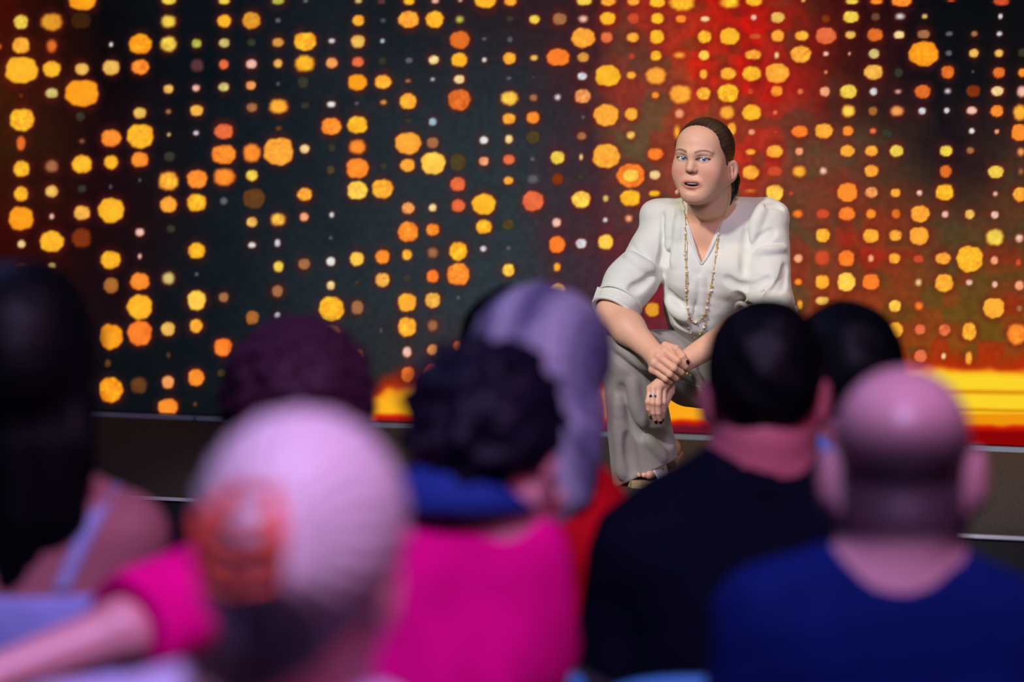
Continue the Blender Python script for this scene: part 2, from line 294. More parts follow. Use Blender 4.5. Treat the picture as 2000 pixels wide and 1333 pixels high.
DOTS = """41,43,14,14,0;101,43,21,17,2;158,40,20,17,3;161,3,27,17,6;330,0,15,9,0;438,2,12,7,0;329,42,14,12,0;438,41,14,13,10;41,89,17,16,12;101,90,10,13,25;217,87,4,5,13;274,86,23,20,6;
329,86,16,15,0;384,85,10,9,1;438,84,11,9,17;42,137,32,26,10;101,135,18,16,10;160,135,14,12,19;217,132,17,15,19;274,131,18,15,7;385,128,13,13,20;437,126,10,10,24;41,187,4,4,27;101,182,13,10,17;
160,182,33,26,6;329,174,10,9,19;383,172,8,7,21;437,170,11,9,17;43,234,24,22,10;157,228,9,9,16;273,221,13,11,19;329,218,6,5,28;384,216,13,11,33;41,280,9,15,25;160,276,5,4,28;217,270,20,17,7;
274,266,26,24,10;330,263,4,4,17;383,260,6,5,14;437,257,19,15,24;42,330,16,16,10;101,325,13,12,28;160,321,20,18,10;217,317,14,14,10;273,312,17,15,7;331,306,11,10,16;437,302,24,19,7;41,379,14,15,10;
101,374,13,12,19;160,369,9,8,16;216,365,3,5,15;273,352,3,4,15;329,354,19,18,12;385,350,20,18,7;438,346,21,17,7;329,400,17,16,9;384,396,19,17,10;437,393,8,8,15;0,91,3,6,25;41,427,24,23,6;
101,423,5,6,21;160,416,16,14,33;217,411,26,25,10;273,454,9,8,21;334,447,9,8,16;42,477,8,8,18;101,472,24,21,10;159,465,19,19,27;384,490,17,16,10;41,522,13,7,27;101,520,8,6,17;216,508,20,18,10;
273,501,4,6,21;384,536,4,4,15;217,558,15,16,29;273,550,19,17,7;329,544,12,12,17;162,613,8,7,17;273,600,25,25,10;384,587,18,20,11;437,581,10,10,28;216,658,24,25,6;273,651,24,25,8;328,643,14,14,19;
383,637,13,14,12;436,679,18,18,8;210,710,7,8,4;329,694,4,6,4;328,747,12,13,30;383,738,16,17,7;434,729,10,8,5;216,762,24,25,6;271,753,16,16,4;328,796,20,17,7;381,790,4,5,4;491,40,18,17,2;
491,83,9,8,16;491,125,11,9,21;490,167,10,9,30;492,210,11,9,28;492,299,17,18,7;492,343,12,11,0;496,388,22,20,4;543,2,13,7,1;597,2,5,3,31;700,2,8,5,17;745,3,9,6,20;799,3,12,7,10;
850,2,8,5,21;899,1,5,3,21;948,3,22,13,10;543,40,6,5,15;700,40,12,11,12;748,40,5,4,15;798,38,21,17,9;849,38,18,17,10;898,38,8,7,1;543,83,12,9,34;596,81,22,18,10;648,80,7,5,14;
699,81,14,13,19;747,80,5,5,32;898,78,20,18,25;946,76,5,4,15;543,124,9,9,19;595,124,19,16,10;648,123,12,11,30;699,121,12,10,26;747,119,8,8,16;799,118,8,6,15;847,117,11,9,18;897,117,16,14,10;
946,117,5,5,13;543,164,4,4,15;592,161,11,12,16;698,161,19,16,6;748,160,17,14,12;797,158,6,4,28;845,155,5,4,32;897,155,11,9,18;544,208,18,14,12;596,206,9,7,16;647,204,9,6,13;697,202,5,4,15;
749,200,7,5,34;797,198,17,16,12;897,195,22,21,25;544,251,7,5,4;647,247,20,17,7;698,244,20,17,10;798,236,9,5,16;845,238,8,8,32;544,296,29,27,9;595,291,10,9,18;648,289,8,9,16;698,287,16,14,7;
797,280,26,22,9;845,279,12,11,28;945,274,9,8,13;646,332,8,9,5;698,329,22,20,7;749,325,8,7,16;796,323,15,13,9;846,319,24,22,11;894,317,16,18,5;945,315,10,9,22;595,380,15,13,9;698,372,20,18,11;
747,369,21,19,12;894,360,15,14,24;797,407,13,12,30;845,406,8,8,18;895,402,14,13,24;945,399,24,21,10;492,434,11,10,19;543,429,14,12,11;594,424,9,9,22;648,420,5,6,14;797,453,20,20,7;845,449,13,12,7;
945,443,16,14,10;492,479,8,6,13;542,475,6,8,14;646,465,4,4,15;895,491,18,19,10;944,486,7,6,14;544,521,10,11,0;594,516,12,11,28;646,511,9,9,13;697,506,14,14,11;747,502,14,14,7;795,498,10,11,12;
845,494,10,10,28;542,569,11,12,28;646,558,8,9,18;697,552,4,3,4;747,547,14,14,33;795,544,8,9,16;845,540,12,13,8;895,536,22,22,7;493,621,13,14,29;542,617,6,7,14;647,604,25,25,10;698,601,12,14,28;
795,591,18,18,12;845,587,15,15,33;895,582,4,4,15;647,650,17,14,28;744,646,3,6,15;795,639,18,19,12;845,636,10,11,28;699,695,10,12,29;795,688,9,11,21;845,684,11,11,30;895,678,11,11,8;797,732,14,16,25;
844,731,16,20,23;997,3,13,9,9;1141,2,16,9,0;1188,3,16,9,9;1237,3,13,8,9;1284,4,16,11,10;1332,5,25,16,10;1425,5,19,11,10;996,37,8,7,16;1044,38,11,9,0;1093,37,14,12,28;1139,37,9,7,21;
1187,36,16,13,10;1237,36,12,11,23;1284,36,13,11,10;1330,37,11,8,7;1377,37,10,6,18;996,77,6,6,15;1139,74,24,20,9;1185,73,12,11,26;1236,73,13,10,9;1283,72,14,14,10;1376,72,14,13,10;1425,71,20,17,10;
995,114,13,12,12;1043,113,8,6,19;1090,112,23,17,8;1139,112,12,10,34;1234,110,6,6,23;1281,109,11,10,10;1327,108,11,6,9;1375,108,11,10,11;994,153,6,4,15;1042,151,4,4,20;1137,149,10,8,14;1187,148,25,21,10;
1233,147,10,8,9;1281,148,20,17,9;1374,145,8,10,12;1422,144,16,12,12;995,192,17,14,11;1042,191,8,7,28;1089,190,6,6,14;1138,188,16,14,30;1280,186,8,7,7;1329,184,21,18,9;1374,183,14,13,12;1422,182,21,18,10;
994,232,13,11,9;1041,230,13,12,7;1139,229,4,4,15;1184,225,25,22,9;1233,223,13,13,9;1327,222,9,9,22;1420,220,14,13,9;994,272,8,9,18;1041,268,14,13,5;1136,266,10,8,28;1232,264,9,8,19;1322,258,6,13,9;
1429,252,9,13,9;994,312,12,10,26;1040,311,5,5,15;1089,308,14,13,0;1135,307,4,7,18;1184,305,27,24,9;1280,301,16,12,8;993,353,10,8,9;1041,350,11,9,15;1089,350,12,12,27;1135,347,9,5,16;1232,343,28,24,8;
1232,343,16,13,11;1279,342,11,9,18;1041,393,21,20,24;1135,390,19,17,11;1183,388,6,7,17;1231,387,20,16,10;1278,378,12,6,10;1087,435,9,9,21;993,439,12,11,5;1182,430,5,5,14;1228,427,7,7,22;993,485,5,5,15;
1088,478,16,17,8;1135,476,11,10,14;1183,473,15,15,11;1088,522,7,9,9;993,528,12,13,11;1089,568,15,14,33;1092,610,4,4,21;1136,612,15,15,11;1239,605,11,16,7;1274,605,14,14,2;1473,2,17,10,10;1569,1,5,4,30;
1664,3,14,6,0;1712,3,14,6,7;1761,3,21,10,7;1858,1,10,3,23;1956,3,17,8,23;1472,34,6,6,21;1519,34,14,11,19;1613,37,9,8,27;1662,33,16,12,0;1710,33,9,8,35;1758,32,9,6,14;1806,32,6,5,17;
1954,32,5,6,14;1475,71,14,6,23;1519,70,13,12,9;1566,70,14,10,12;1613,70,21,17,24;1661,68,11,8,19;1709,68,16,13,25;1756,68,11,8,18;1804,67,13,9,28;1854,66,8,5,15;1903,66,7,6,28;1952,66,6,5,14;
1471,107,17,10,9;1517,108,5,7,18;1564,106,21,17,9;1613,105,6,5,21;1659,105,3,4,21;1707,105,11,10,17;1804,105,30,25,6;1853,104,7,6,15;1902,104,10,9,19;1951,104,9,8,19;1997,103,9,9,16;1468,144,19,15,10;
1518,143,24,20,9;1613,141,4,4,30;1706,141,19,15,33;1755,142,9,10,16;1851,141,13,13,25;1900,140,3,3,15;1951,142,12,11,25;1997,142,9,9,7;1466,179,6,6,23;1517,178,12,11,7;1563,179,6,6,26;1611,179,10,10,22;
1657,179,17,14,0;1706,179,8,8,14;1754,179,6,4,21;1802,179,16,14,25;1851,178,6,5,14;1901,178,14,12,27;1948,178,13,10,18;1996,179,10,11,21;1468,220,19,16,10;1514,220,5,5,26;1657,217,13,12,11;1705,217,9,9,29;
1752,217,13,10,30;1801,217,8,7,14;1849,216,6,6,14;1898,216,11,8,21;1947,217,13,12,7;1992,220,13,16,12;1468,258,7,6,22;1515,258,4,3,23;1562,257,17,12,8;1609,256,18,15,9;1656,256,11,10,7;1705,256,7,6,26;
1732,261,12,9,16;1898,256,6,6,13;1947,257,5,5,22;1992,259,17,17,7;1466,297,11,6,9;1513,296,17,13,9;1561,296,8,8,22;1655,295,15,12,9;1702,295,13,11,9;1751,295,14,12,0;1848,295,13,11,0;1895,294,8,7,28;
1994,297,7,8,30;1466,337,17,14,9;1513,335,16,10,23;1561,335,13,11,12;1608,334,7,7,21;1702,334,14,12,9;1847,335,12,13,25;1945,336,16,13,0;1994,335,5,6,28;1466,373,9,3,7;1513,377,17,16,11;1545,378,5,4,23;
1655,376,20,19,7;1702,376,13,11,30;1749,377,10,9,9;1796,377,6,6,21;1845,376,18,16,10;1944,379,5,5,21;1992,380,14,15,9;1558,418,10,8,8;1607,418,14,10,23;1654,418,17,14,8;1701,418,10,10,7;1750,418,9,10,25;
1797,418,19,17,9;1846,419,7,7,21;1894,419,10,10,19;1943,420,8,8,21;1607,460,14,14,12;1701,461,16,14,12;1749,460,13,11,9;1795,461,19,18,9;1943,464,17,16,0;1991,466,8,8,21;1559,505,9,9,22;1606,504,15,15,23;
1653,505,16,16,8;1701,505,6,8,22;1747,505,12,11,9;1794,506,11,8,23;1842,505,16,12,9;1894,506,26,26,10;1942,509,8,9,22;1989,513,6,8,23;1559,551,8,7,7;1606,551,14,14,12;1653,551,18,19,11;1701,551,17,16,8;
1794,552,6,7,18;1844,553,18,18,12;1893,552,7,6,21;1943,556,6,7,21;1991,558,9,10,22;1562,596,6,10,12;1606,588,14,9,19;1748,598,12,12,11;1795,598,8,8,8;1941,602,21,20,12;1991,603,6,7,28;1749,645,15,16,12;
1797,644,11,11,26;1845,645,12,12,26;1893,648,14,18,12;1986,653,19,21,7;1748,694,8,11,22;1798,696,13,13,26;1843,696,5,7,18;1892,700,7,14,9"""
# ------------------------------------------------------------------ stage, screen, hall floor
STAGE = 0.5
s0 = atz(180, 812, STAGE); s1 = atz(2000, 883, STAGE)          # foot of the screen
e0 = atz(250, 971, STAGE); e1 = atz(2000, 1052, STAGE)          # front edge of the stage
U = (s1 - s0) / np.linalg.norm(s1 - s0); NRM = np.array([U[1], -U[0], 0.0])   # NRM points to the hall
if NRM[1] > 0: NRM = -NRM
E = (e1 - e0) / np.linalg.norm(e1 - e0)
def line_x(p, d, x): return p + d * ((x - p[0]) / d[0])

m_hall = mat('hall_floor', (16, 15, 20), 0.7, vary=(30, .7, 1.3))
fl = MB().box((0, 6, -0.05), (16, 22, 0.1)).build('floor', m_hall, smooth=False)
tag(fl, 'dark hall floor below the stage', 'floor', kind='structure')
m_carpet = mat('stage_carpet', (68, 64, 62), 0.95, vary=(170, 0.45, 1.6), bump=(260, 0.6, 0.003), spec=0.1)
a, b = line_x(e0, E, -5), line_x(e0, E, 5.5)
c_, d_ = line_x(s0, U, 5.5) - NRM * 1.0, line_x(s0, U, -5) - NRM * 1.0
top = [a, b, c_, d_]; V = [np.array([p[0], p[1], z]) for z in (0.0, STAGE) for p in top]
stage = meshobj('stage_platform', V, [(4, 5, 6, 7), (3, 2, 1, 0), (0, 1, 5, 4), (1, 2, 6, 5), (2, 3, 7, 6), (3, 0, 4, 7)], m_carpet, smooth=False)
stage.data.materials.append(mat('stage_front_black', (7, 7, 9), 0.8)); 
for i in (1, 2, 3, 4, 5): stage.data.polygons[i].material_index = 1
tag(stage, 'raised stage covered in speckled dark brown carpet with black front', 'stage', kind='structure')
m_alu = mat('edge_metal', (205, 208, 215), 0.4, metal=0.2)
ew = MB(); n_e = np.array([E[1], -E[0], 0]); n_e = n_e if n_e[1] < 0 else -n_e
ang = math.atan2(E[1], E[0]); RE = rotm(rz=ang); RU = rotm(rz=math.atan2(U[1], U[0]))
ew.box((a + b) / 2 + n_e * 0.004 + np.array([0, 0, 0.0]), (np.linalg.norm(b - a), 0.012, 0.008), RE)
tag(ew.build('trim_1', m_alu, smooth=False), 'thin pale metal strip along the front edge of the stage', 'edge strip', kind='structure')
m_blk = mat('back_drape_black', (6, 6, 8), 0.9)
wl = MB().box((s0 + s1) / 2 - NRM * 1.2 + np.array([0, 0, 1.9]), (30, 0.1, 4.8), RU).build('wall_back', m_blk, smooth=False)
tag(wl, 'black wall behind the screen', 'wall', kind='structure')

# what the LED screen shows: drifting grid of warm dots over a dark to red ground
X0, X1, Y0, Y1 = -420, 2700, -560, 900
bx = [0, 200, 400, 600, 800, 1000, 1150, 1250, 1350, 1450, 1550, 1650, 1750, 1850, 2000]
by = [0, 150, 300, 450, 600, 700, 900]
bgv = [
 [(62,12,4),(9,10,12),(14,18,24),(21,27,33),(24,29,34),(44,30,36),(52,30,34),(150,42,30),(190,40,22),(192,22,16),(128,45,28),(60,16,15),(22,10,14),(10,13,16),(12,13,16)],
 [(72,24,9),(16,7,11),(12,18,24),(24,30,36),(34,40,46),(38,42,48),(62,35,42),(130,62,44),(180,58,30),(196,44,26),(172,32,26),(75,24,18),(36,16,22),(14,17,22),(26,18,19)],
 [(50,25,10),(30,10,14),(15,22,28),(26,33,40),(38,46,52),(42,52,58),(60,42,50),(112,72,50),(165,62,40),(190,50,35),(128,58,42),(96,66,46),(62,46,36),(34,20,26),(62,44,34)],
 [(55,11,7),(28,10,14),(19,25,31),(28,36,42),(40,48,54),(45,55,60),(76,40,50),(95,45,48),(100,50,50),(120,62,42),(96,66,45),(142,52,32),(124,54,30),(88,60,38),(92,55,32)],
 [(40,8,8),(24,12,16),(17,23,29),(30,38,44),(42,50,55),(46,56,62),(60,44,56),(102,36,48),(112,40,50),(120,60,40),(132,64,36),(142,58,28),(138,62,24),(132,68,24),(126,62,24)],
 [(30,10,10),(12,16,20),(16,22,28),(30,36,40),(48,46,50),(60,50,55),(90,38,48),(104,34,44),(112,40,44),(130,60,34),(140,66,28),(146,66,22),(146,70,20),(140,72,20),(140,66,20)],
 [(12,10,12),(12,16,20),(14,20,26),(24,28,34),(46,30,38),(60,30,40),(80,26,38),(104,26,40),(108,26,40),(110,20,30),(120,12,20),(130,6,10),(136,4,6),(138,3,4),(140,2,4)]]
bgv = np.array(bgv, float)
xs = np.arange(X0, X1); ys = np.arange(Y0, Y1)
rs = np.random.RandomState(5)
def vnoise(cell, seed):
    r = np.random.RandomState(seed); gx = np.arange(X0, X1 + 2 * cell, cell); gy = np.arange(Y0, Y1 + 2 * cell, cell)
    g = r.rand(len(gy), len(gx)); t = (xs - X0) / cell; i = t.astype(int); u = t - i; u = u * u * (3 - 2 * u)
    g = g[:, i] * (1 - u) + g[:, i + 1] * u; t = (ys - Y0) / cell; i = t.astype(int); v = t - i; v = (v * v * (3 - 2 * v))[:, None]
    return g[i] * (1 - v) + g[i + 1] * v
wx = (vnoise(60, 1) - .5) * 70; wy = (vnoise(60, 2) - .5) * 70
XX = xs[None, :] + wx; YY = ys[:, None] + wy
# the ground is a patchwork of soft-edged blocks
fx = np.interp(XX, bx, np.arange(len(bx))); fy = np.interp(YY, by, np.arange(len(by)))
ix = np.minimum(fx.astype(int), len(bx) - 2); iy = np.minimum(fy.astype(int), len(by) - 2); ux = (fx - ix)[..., None]; uy = (fy - iy)[..., None]
IMG = (bgv[iy, ix] * (1 - ux) + bgv[iy, ix + 1] * ux) * (1 - uy) + (bgv[iy + 1, ix] * (1 - ux) + bgv[iy + 1, ix + 1] * ux) * uy
patch = vnoise(38, 3); red = np.clip((IMG[..., 0] - 50) / 100, 0, 1)
q = np.clip((patch - .56) * 14, 0, 1) * red
IMG[..., 0] *= 1 - .22 * q; IMG[..., 1] *= 1 + .12 * q; IMG[..., 2] *= 1 + .10 * q
q = np.clip((vnoise(46, 4) - .62) * 14, 0, 1) * red
IMG[..., 0] += 26 * q; IMG[..., 1] *= 1 - .25 * q; IMG[..., 2] *= 1 - .2 * q
IMG *= (0.93 + 0.14 * vnoise(9, 6))[..., None]
def blend(mask, col): 
    IMG[:] = IMG * (1 - mask[..., None]) + np.array(col, float) * mask[..., None]
def sstep(a, b, x): t = np.clip((x - a) / (b - a), 0, 1); return t * t * (3 - 2 * t)
Xf = np.broadcast_to(xs[None, :], IMG.shape[:2]).astype(float); Yf = np.broadcast_to(ys[:, None], IMG.shape[:2]).astype(float)
Yw = Yf + (vnoise(24, 8) - .5) * 14
yb = 800 + (Xf - 735) * 0.018                      # foot of the glow
for (xa, xb) in ((722, 860), (1150, 1200)): pass
lm = sstep(705, 745, Xf + (vnoise(30, 9) - .5) * 30)
ytop = np.interp(Xf, [700, 760, 840, 1000, 1300, 1600, 1800, 2000], [775, 752, 740, 742, 752, 722, 712, 712])
blend(lm * sstep(-34, 6, Yw - ytop) * .75, (190, 42, 8))
blend(lm * sstep(0, 22, Yw - ytop), (252, 140, 20))
core = np.interp(Xf, [720, 900, 1250, 1500, 1700, 2600], [.55, .5, .25, .6, 1, 1])
blend(lm * sstep(6, 30, Yw - ytop) * core, (253, 214, 42))
rb = sstep(1500, 1700, Xf)
for yy, hw in ((767, 5), (803, 4)):
    blend(rb * np.exp(-((Yf + (vnoise(80, 12) - .5) * 4 - yy - (Xf - 2000) * .004) / hw) ** 2) * .75, (214, 128, 6))
blend(rb * sstep(806, 812, Yf) * lm, (240, 150, 12))
blend(lm * sstep(4, 16, Yf * .75 + Yw * .25 - yb) , (205, 30, 10))
crm = sstep(1450, 1750, Xf)[..., None]
mk_ = (lm * sstep(12, 27, Yf * .75 + Yw * .25 - yb))[..., None]; IMG[:] = IMG * (1 - mk_) + (np.array([104., 20, 40]) * (1 - crm) + np.array([140., 3, 6]) * crm) * mk_
DOT_SHAPES = []
for e in DOTS.replace('\n', '').split(';'):
    if e: x, y, rx, ry, c = map(int, e.split(',')); DOT_SHAPES.append((x, y, rx, ry, DOT_COL[c]))
# the same pattern carries on past the edges of the view
warm = [DOT_COL[k] for k in (9, 8, 7, 6, 0, 10)]
for gx in list(range(X0 + 20, -20, 50)) + list(range(20, 2000, 50)) + list(range(2035, X1 - 20, 47)):
    for gy in range(Y0 + 20, 690, 45):
        if 0 <= gx <= 2000 and gy > -30: continue
        r = rs.rand()
        if r < .3: continue
        R_ = rs.choice([5, 8, 11, 14, 18, 24], p=[.2, .2, .2, .2, .12, .08])
        DOT_SHAPES.append((gx, gy, R_ * 1.05, R_, warm[rs.randint(len(warm))] if rs.rand() < .75 else (160, 105, 80)))
halo = np.zeros(IMG.shape[:2]); MOT = vnoise(6, 31) - .5; MOT2 = vnoise(4, 32) - .5
def window(x, y, r):
    return slice(max(0, int(y - r) - Y0), max(0, min(Y1 - Y0, int(y + r) - Y0))), slice(max(0, int(x - r) - X0), max(0, min(X1 - X0, int(x + r) - X0)))
for (x, y, rx, ry, c) in DOT_SHAPES:
    sy, sx = window(x, y, max(rx, ry) * 1.6 + 18)
    if sum(c) > 330: halo[sy, sx] = np.maximum(halo[sy, sx], np.exp(-(np.maximum(0, np.hypot((Xf[sy, sx] - x), (Yf[sy, sx] - y)) - max(rx, ry)) / 9) ** 2) * min(1, rx / 14))
blend(halo * .36 * (0.35 + vnoise(20, 14)), (110, 26, 20))
for n, (x, y, rx, ry, c) in enumerate(DOT_SHAPES):
    r_ = np.random.RandomState(n); sy, sx = window(x, y, max(rx, ry) * 1.35 + 6)
    dx = (Xf[sy, sx] - x) / max(rx, 2.2); dy = (Yf[sy, sx] - y) / max(ry, 2.2)
    th = np.arctan2(dy, dx); p = 2.0 + r_.rand() * 0.6
    rr = (np.abs(dx) ** p + np.abs(dy) ** p) ** (1 / p)
    wv = 1 + 0.022 * np.sin(th * 3 + r_.rand() * 6) + 0.024 * np.sin(th * 5 + r_.rand() * 6) + 0.026 * np.sin(th * 9 + r_.rand() * 6)
    d = (rr / wv - 1) * min(rx, ry) + 1.0; cc = np.array(c, float)
    soft = 1.1 if rx > 9 else 1.6
    if r_.rand() < .15: soft = 4.0
    m = 1 - sstep(-soft, soft, d)
    rim = (1 - sstep(-2, 4, d)) * .5
    for q in range(3): IMG[sy, sx, q] = IMG[sy, sx, q] * (1 - rim) + (cc * np.array([.75, .38, .3]))[q] * rim
    lum = 1 + (r_.rand() - .5) * .10 * np.sin(dx * 3 + r_.rand() * 6) * np.sin(dy * 3 + r_.rand() * 6) + 0.05 * (1 - rr)
    mo = (MOT[sy, sx] + MOT2[sy, sx]) * (.07 + .20 * r_.rand() ** 2)
    for q in range(3): IMG[sy, sx, q] = IMG[sy, sx, q] * (1 - m) + np.clip(cc[q] * lum * (1 + mo * (.35, 1.0, .9)[q]), 0, 255) * m
IMG = np.clip(IMG, 0, 255)
IMGL = lin(IMG).astype(np.float32)
def sample_screen(P):
    d = P - CAM; zf = d @ FWD; px = 1000 + FPX * d[:, 0] / zf; py = 666.5 - FPX * (d @ UP) / zf
    px = np.clip(px - X0, 0, IMGL.shape[1] - 2.001); py = np.clip(py - Y0, 0, IMGL.shape[0] - 2.001)
    i = px.astype(int); j = py.astype(int); u = (px - i)[:, None]; v = (py - j)[:, None]
    return (IMGL[j, i] * (1 - u) + IMGL[j, i + 1] * u) * (1 - v) + (IMGL[j + 1, i] * (1 - u) + IMGL[j + 1, i + 1] * u) * v
def u_of(px):    # distance along the screen foot
    d = ray(px, 400); t = np.linalg.solve(np.array([[U[0], -d[0]], [U[1], -d[1]]]), -s0[:2]); return t[0]
ul, u0_, u1_, ur = u_of(X0 + 30), u_of(-10), u_of(2010), u_of(X1 - 30)
us = np.concatenate([np.arange(ul, u0_, .012), np.arange(u0_, u1_, .0040), np.arange(u1_, ur, .012)])
zs = np.concatenate([np.arange(STAGE + .018, 1.93, .0040), np.arange(1.93, 2.75, .012)])
G = (s0[None, None, :] * np.array([1, 1, 0]) + us[:, None, None] * U + zs[None, :, None] * np.array([0, 0, 1.0])).reshape(-1, 3)
nz = len(zs); I, J = np.meshgrid(np.arange(len(us) - 1), np.arange(nz - 1), indexing='ij'); I = I.ravel(); J = J.ravel()
Fq = np.stack([I * nz + J, (I + 1) * nz + J, (I + 1) * nz + J + 1, I * nz + J + 1], 1)
ms = bpy.data.materials.new('led_picture'); ms.use_nodes = True; nt = ms.node_tree; nt.nodes.clear()
em = nt.nodes.new('ShaderNodeEmission'); ou = nt.nodes.new('ShaderNodeOutputMaterial'); at_ = nt.nodes.new('ShaderNodeAttribute'); at_.attribute_name = 'picture'
tc = nt.nodes.new('ShaderNodeTexCoord'); mp = nt.nodes.new('ShaderNodeMapping'); mp.inputs['Rotation'].default_value = (0, 0, -math.atan2(U[1], U[0]))
nt.links.new(tc.outputs['Object'], mp.inputs['Vector'])
sp = nt.nodes.new('ShaderNodeSeparateXYZ'); nt.links.new(mp.outputs['Vector'], sp.inputs[0])
prev = None
for ax in ('X', 'Z'):       # the grid of the diodes
    mu = nt.nodes.new('ShaderNodeMath'); mu.operation = 'MULTIPLY'; mu.inputs[1].default_value = 2 * math.pi / 0.0062; nt.links.new(sp.outputs[ax], mu.inputs[0])
    si = nt.nodes.new('ShaderNodeMath'); si.operation = 'SINE'; nt.links.new(mu.outputs[0], si.inputs[0])
    ma = nt.nodes.new('ShaderNodeMath'); ma.operation = 'MULTIPLY_ADD'; ma.inputs[1].default_value = 0.045; ma.inputs[2].default_value = 0.99; nt.links.new(si.outputs[0], ma.inputs[0])
    if prev is None: prev = ma
    else:
        mm = nt.nodes.new('ShaderNodeMath'); mm.operation = 'MULTIPLY'; nt.links.new(prev.outputs[0], mm.inputs[0]); nt.links.new(ma.outputs[0], mm.inputs[1]); prev = mm
nt.links.new(at_.outputs['Color'], em.inputs['Color']); nt.links.new(prev.outputs[0], em.inputs['Strength']); nt.links.new(em.outputs[0], ou.inputs['Surface'])
scr = empty('led_screen', line_x(s0, U, 0), 'huge glowing stage screen showing a grid of yellow and orange dots', 'screen')
meshobj('display', G, Fq, ms, scr, smooth=False, colors=sample_screen(G), cname='picture')
mid = (s0 + U * (ul + ur) / 2); m_cab = mat('cabinet_black', (12, 12, 14), .6)
MB().box(mid - NRM * 0.045 + np.array([0, 0, (2.75 - STAGE) / 2 + 0.009]), (ur - ul, 0.08, 2.75 - STAGE - .018), RU).build('cabinet', m_cab, scr, smooth=False)
gap = u_of(385)
strip = MB()
for ua, ub in ((ul, gap - .006), (gap + .006, ur)):
    strip.box(s0 + U * (ua + ub) / 2 + NRM * 0.012 + np.array([0, 0, 0.007]), (ub - ua, 0.03, 0.014), RU)
strip.build('base_strip', mat('pale_strip', (165, 172, 185), .4, metal=.4), scr, smooth=False)
# ------------------------------------------------------------------ heads (local frame: face looks along -y, +x is the person's left, origin between ears at eye height)
def head_ops(detail=True, full=1.0):
    k = .012
    o = [('add', Ell((0, .012, .022), (.074, .094, .077)), 0),
         ('add', Ell((0, -.040, .036), (.060, .046, .050)), .02),
         ('add', Ell((0, -.026, -.030), (.064 * full, .060, .074)), .03),
         ('add', Ell((0, -.030, -.080), (.052 * full, .052, .038)), .02),
         ('add', Ell((0, -.070, -.102), (.022, .018, .017)), .02),
         ('add', Cap((0, .020, -.05), (0, .035, -.13), .056, .058) if detail else Cap((0, .018, -.05), (0, .022, -.095), .052, .048), .02)]
    for s in (-1, 1):
        o += [('add', Cap((s * .050 * full, .002, -.064), (s * .018, -.064, -.098), .024, .019), .035),
              ('add', Ell((s * .038 * full, -.055, -.042), (.026, .026, .032)), .030),
              ('add', Cap((s * .012, -.0855, .020), (s * .046, -.070, .018), .008, .007), .012)]
    if detail:
        o += [('add', Ell((0, -.040, -.108), (.040, .042, .022)), .02)]
    o += [('add', Cap((0, -.0785, .009), (0, -.1000, -.022), .0060, .0080), .022),
          ('add', Ell((0, -.1008, -.0258), (.0094, .0090, .0080)), .008), ('add', Ell((0, -.076, .016), (.034, .012, .013)), .020)]
    for s in (-1, 1):
        o += [('add', Ell((s * .0110, -.0915, -.0298), (.0064, .0088, .0062)), .006)]
        # ear
        ear = Grp([('add', Ell((0, 0, 0), (.0080, .0225, .0330)), 0), ('add', Ell((0, -.006, -.020), (.0080, .0130, .0170)), .006),
                   ('sub', Ell((s * .0085, -.0015, .003), (.0070, .0145, .0225)), .004),
                   ('add', Cap((s * .003, -.004, .012), (s * .003, .004, -.012), .0030), .003),
                   ('sub', Ell((s * .0070, -.006, -.005), (.0075, .0065, .0085)), .003)],
                  R=rotm(rz=s * math.radians(24 if not detail else -34)) @ rotm(rx=math.radians(-14)), t=(s * (.0775 if not detail else .0810), .014, -.024 - (.021 if detail else 0)))
        o += [('add', ear, .006)]
    if detail:
        for s in (-1, 1):
            o += [('sub', Ell((s * .0320, -.1000, .002), (.0165, .0170, .0100)), .014)]
        for s in (-1, 1):
            lid = Grp([('add', Ell((s * .0315, -.0715, 0), (.0150, .0145, .0130)), 0)])
            o += [('add', lid, .0050), ('sub', Cap((s * .020, -.088, .0098), (s * .043, -.082, .0088), .0012), .003)]
            o += [('sub', Ell((s * .0315, -.086, -.0006), (.0138, .016, .0060), rotm(ry=s * math.radians(-3))), .0008)]
        # nostrils, philtrum, lips, open mouth
        for s in (-1, 1): o += [('sub', Ell((s * .0056, -.0980, -.0352), (.0036, .0052, .0030)), .002)]
        o += [('add', Ell((0, -.080, -.066), (.030, .016, .022)), .010)]
        o += [('sub', Cap((0, -.0975, -.044), (0, -.0985, -.056), .0018), .004)]
        o += [('sub', Ell((0, -.0960, -.0695), (.0225, .028, .0082)), .002)]
        up = chain([(-.0265, -.0800, -.0700), (-.014, -.0905, -.0648), (-.004, -.0940, -.0622), (0, -.0936, -.0630), (.004, -.0940, -.0622), (.014, -.0905, -.0640), (.0265, -.0800, -.0700)], [.0014, .0022, .0025, .0025, .0025, .0022, .0014])
        dn = chain([(-.0265, -.0800, -.0710), (-.014, -.0890, -.0785), (0, -.0920, -.0808), (.014, -.0885, -.0792), (.0265, -.0800, -.0710)], [.0014, .0032, .0040, .0032, .0014])
        o += [('add', up, .0025), ('add', dn, .0035)]
        o += [('sub', Ell((0, -.0965, -.0905), (.012, .006, .004)), .010)]
    return o
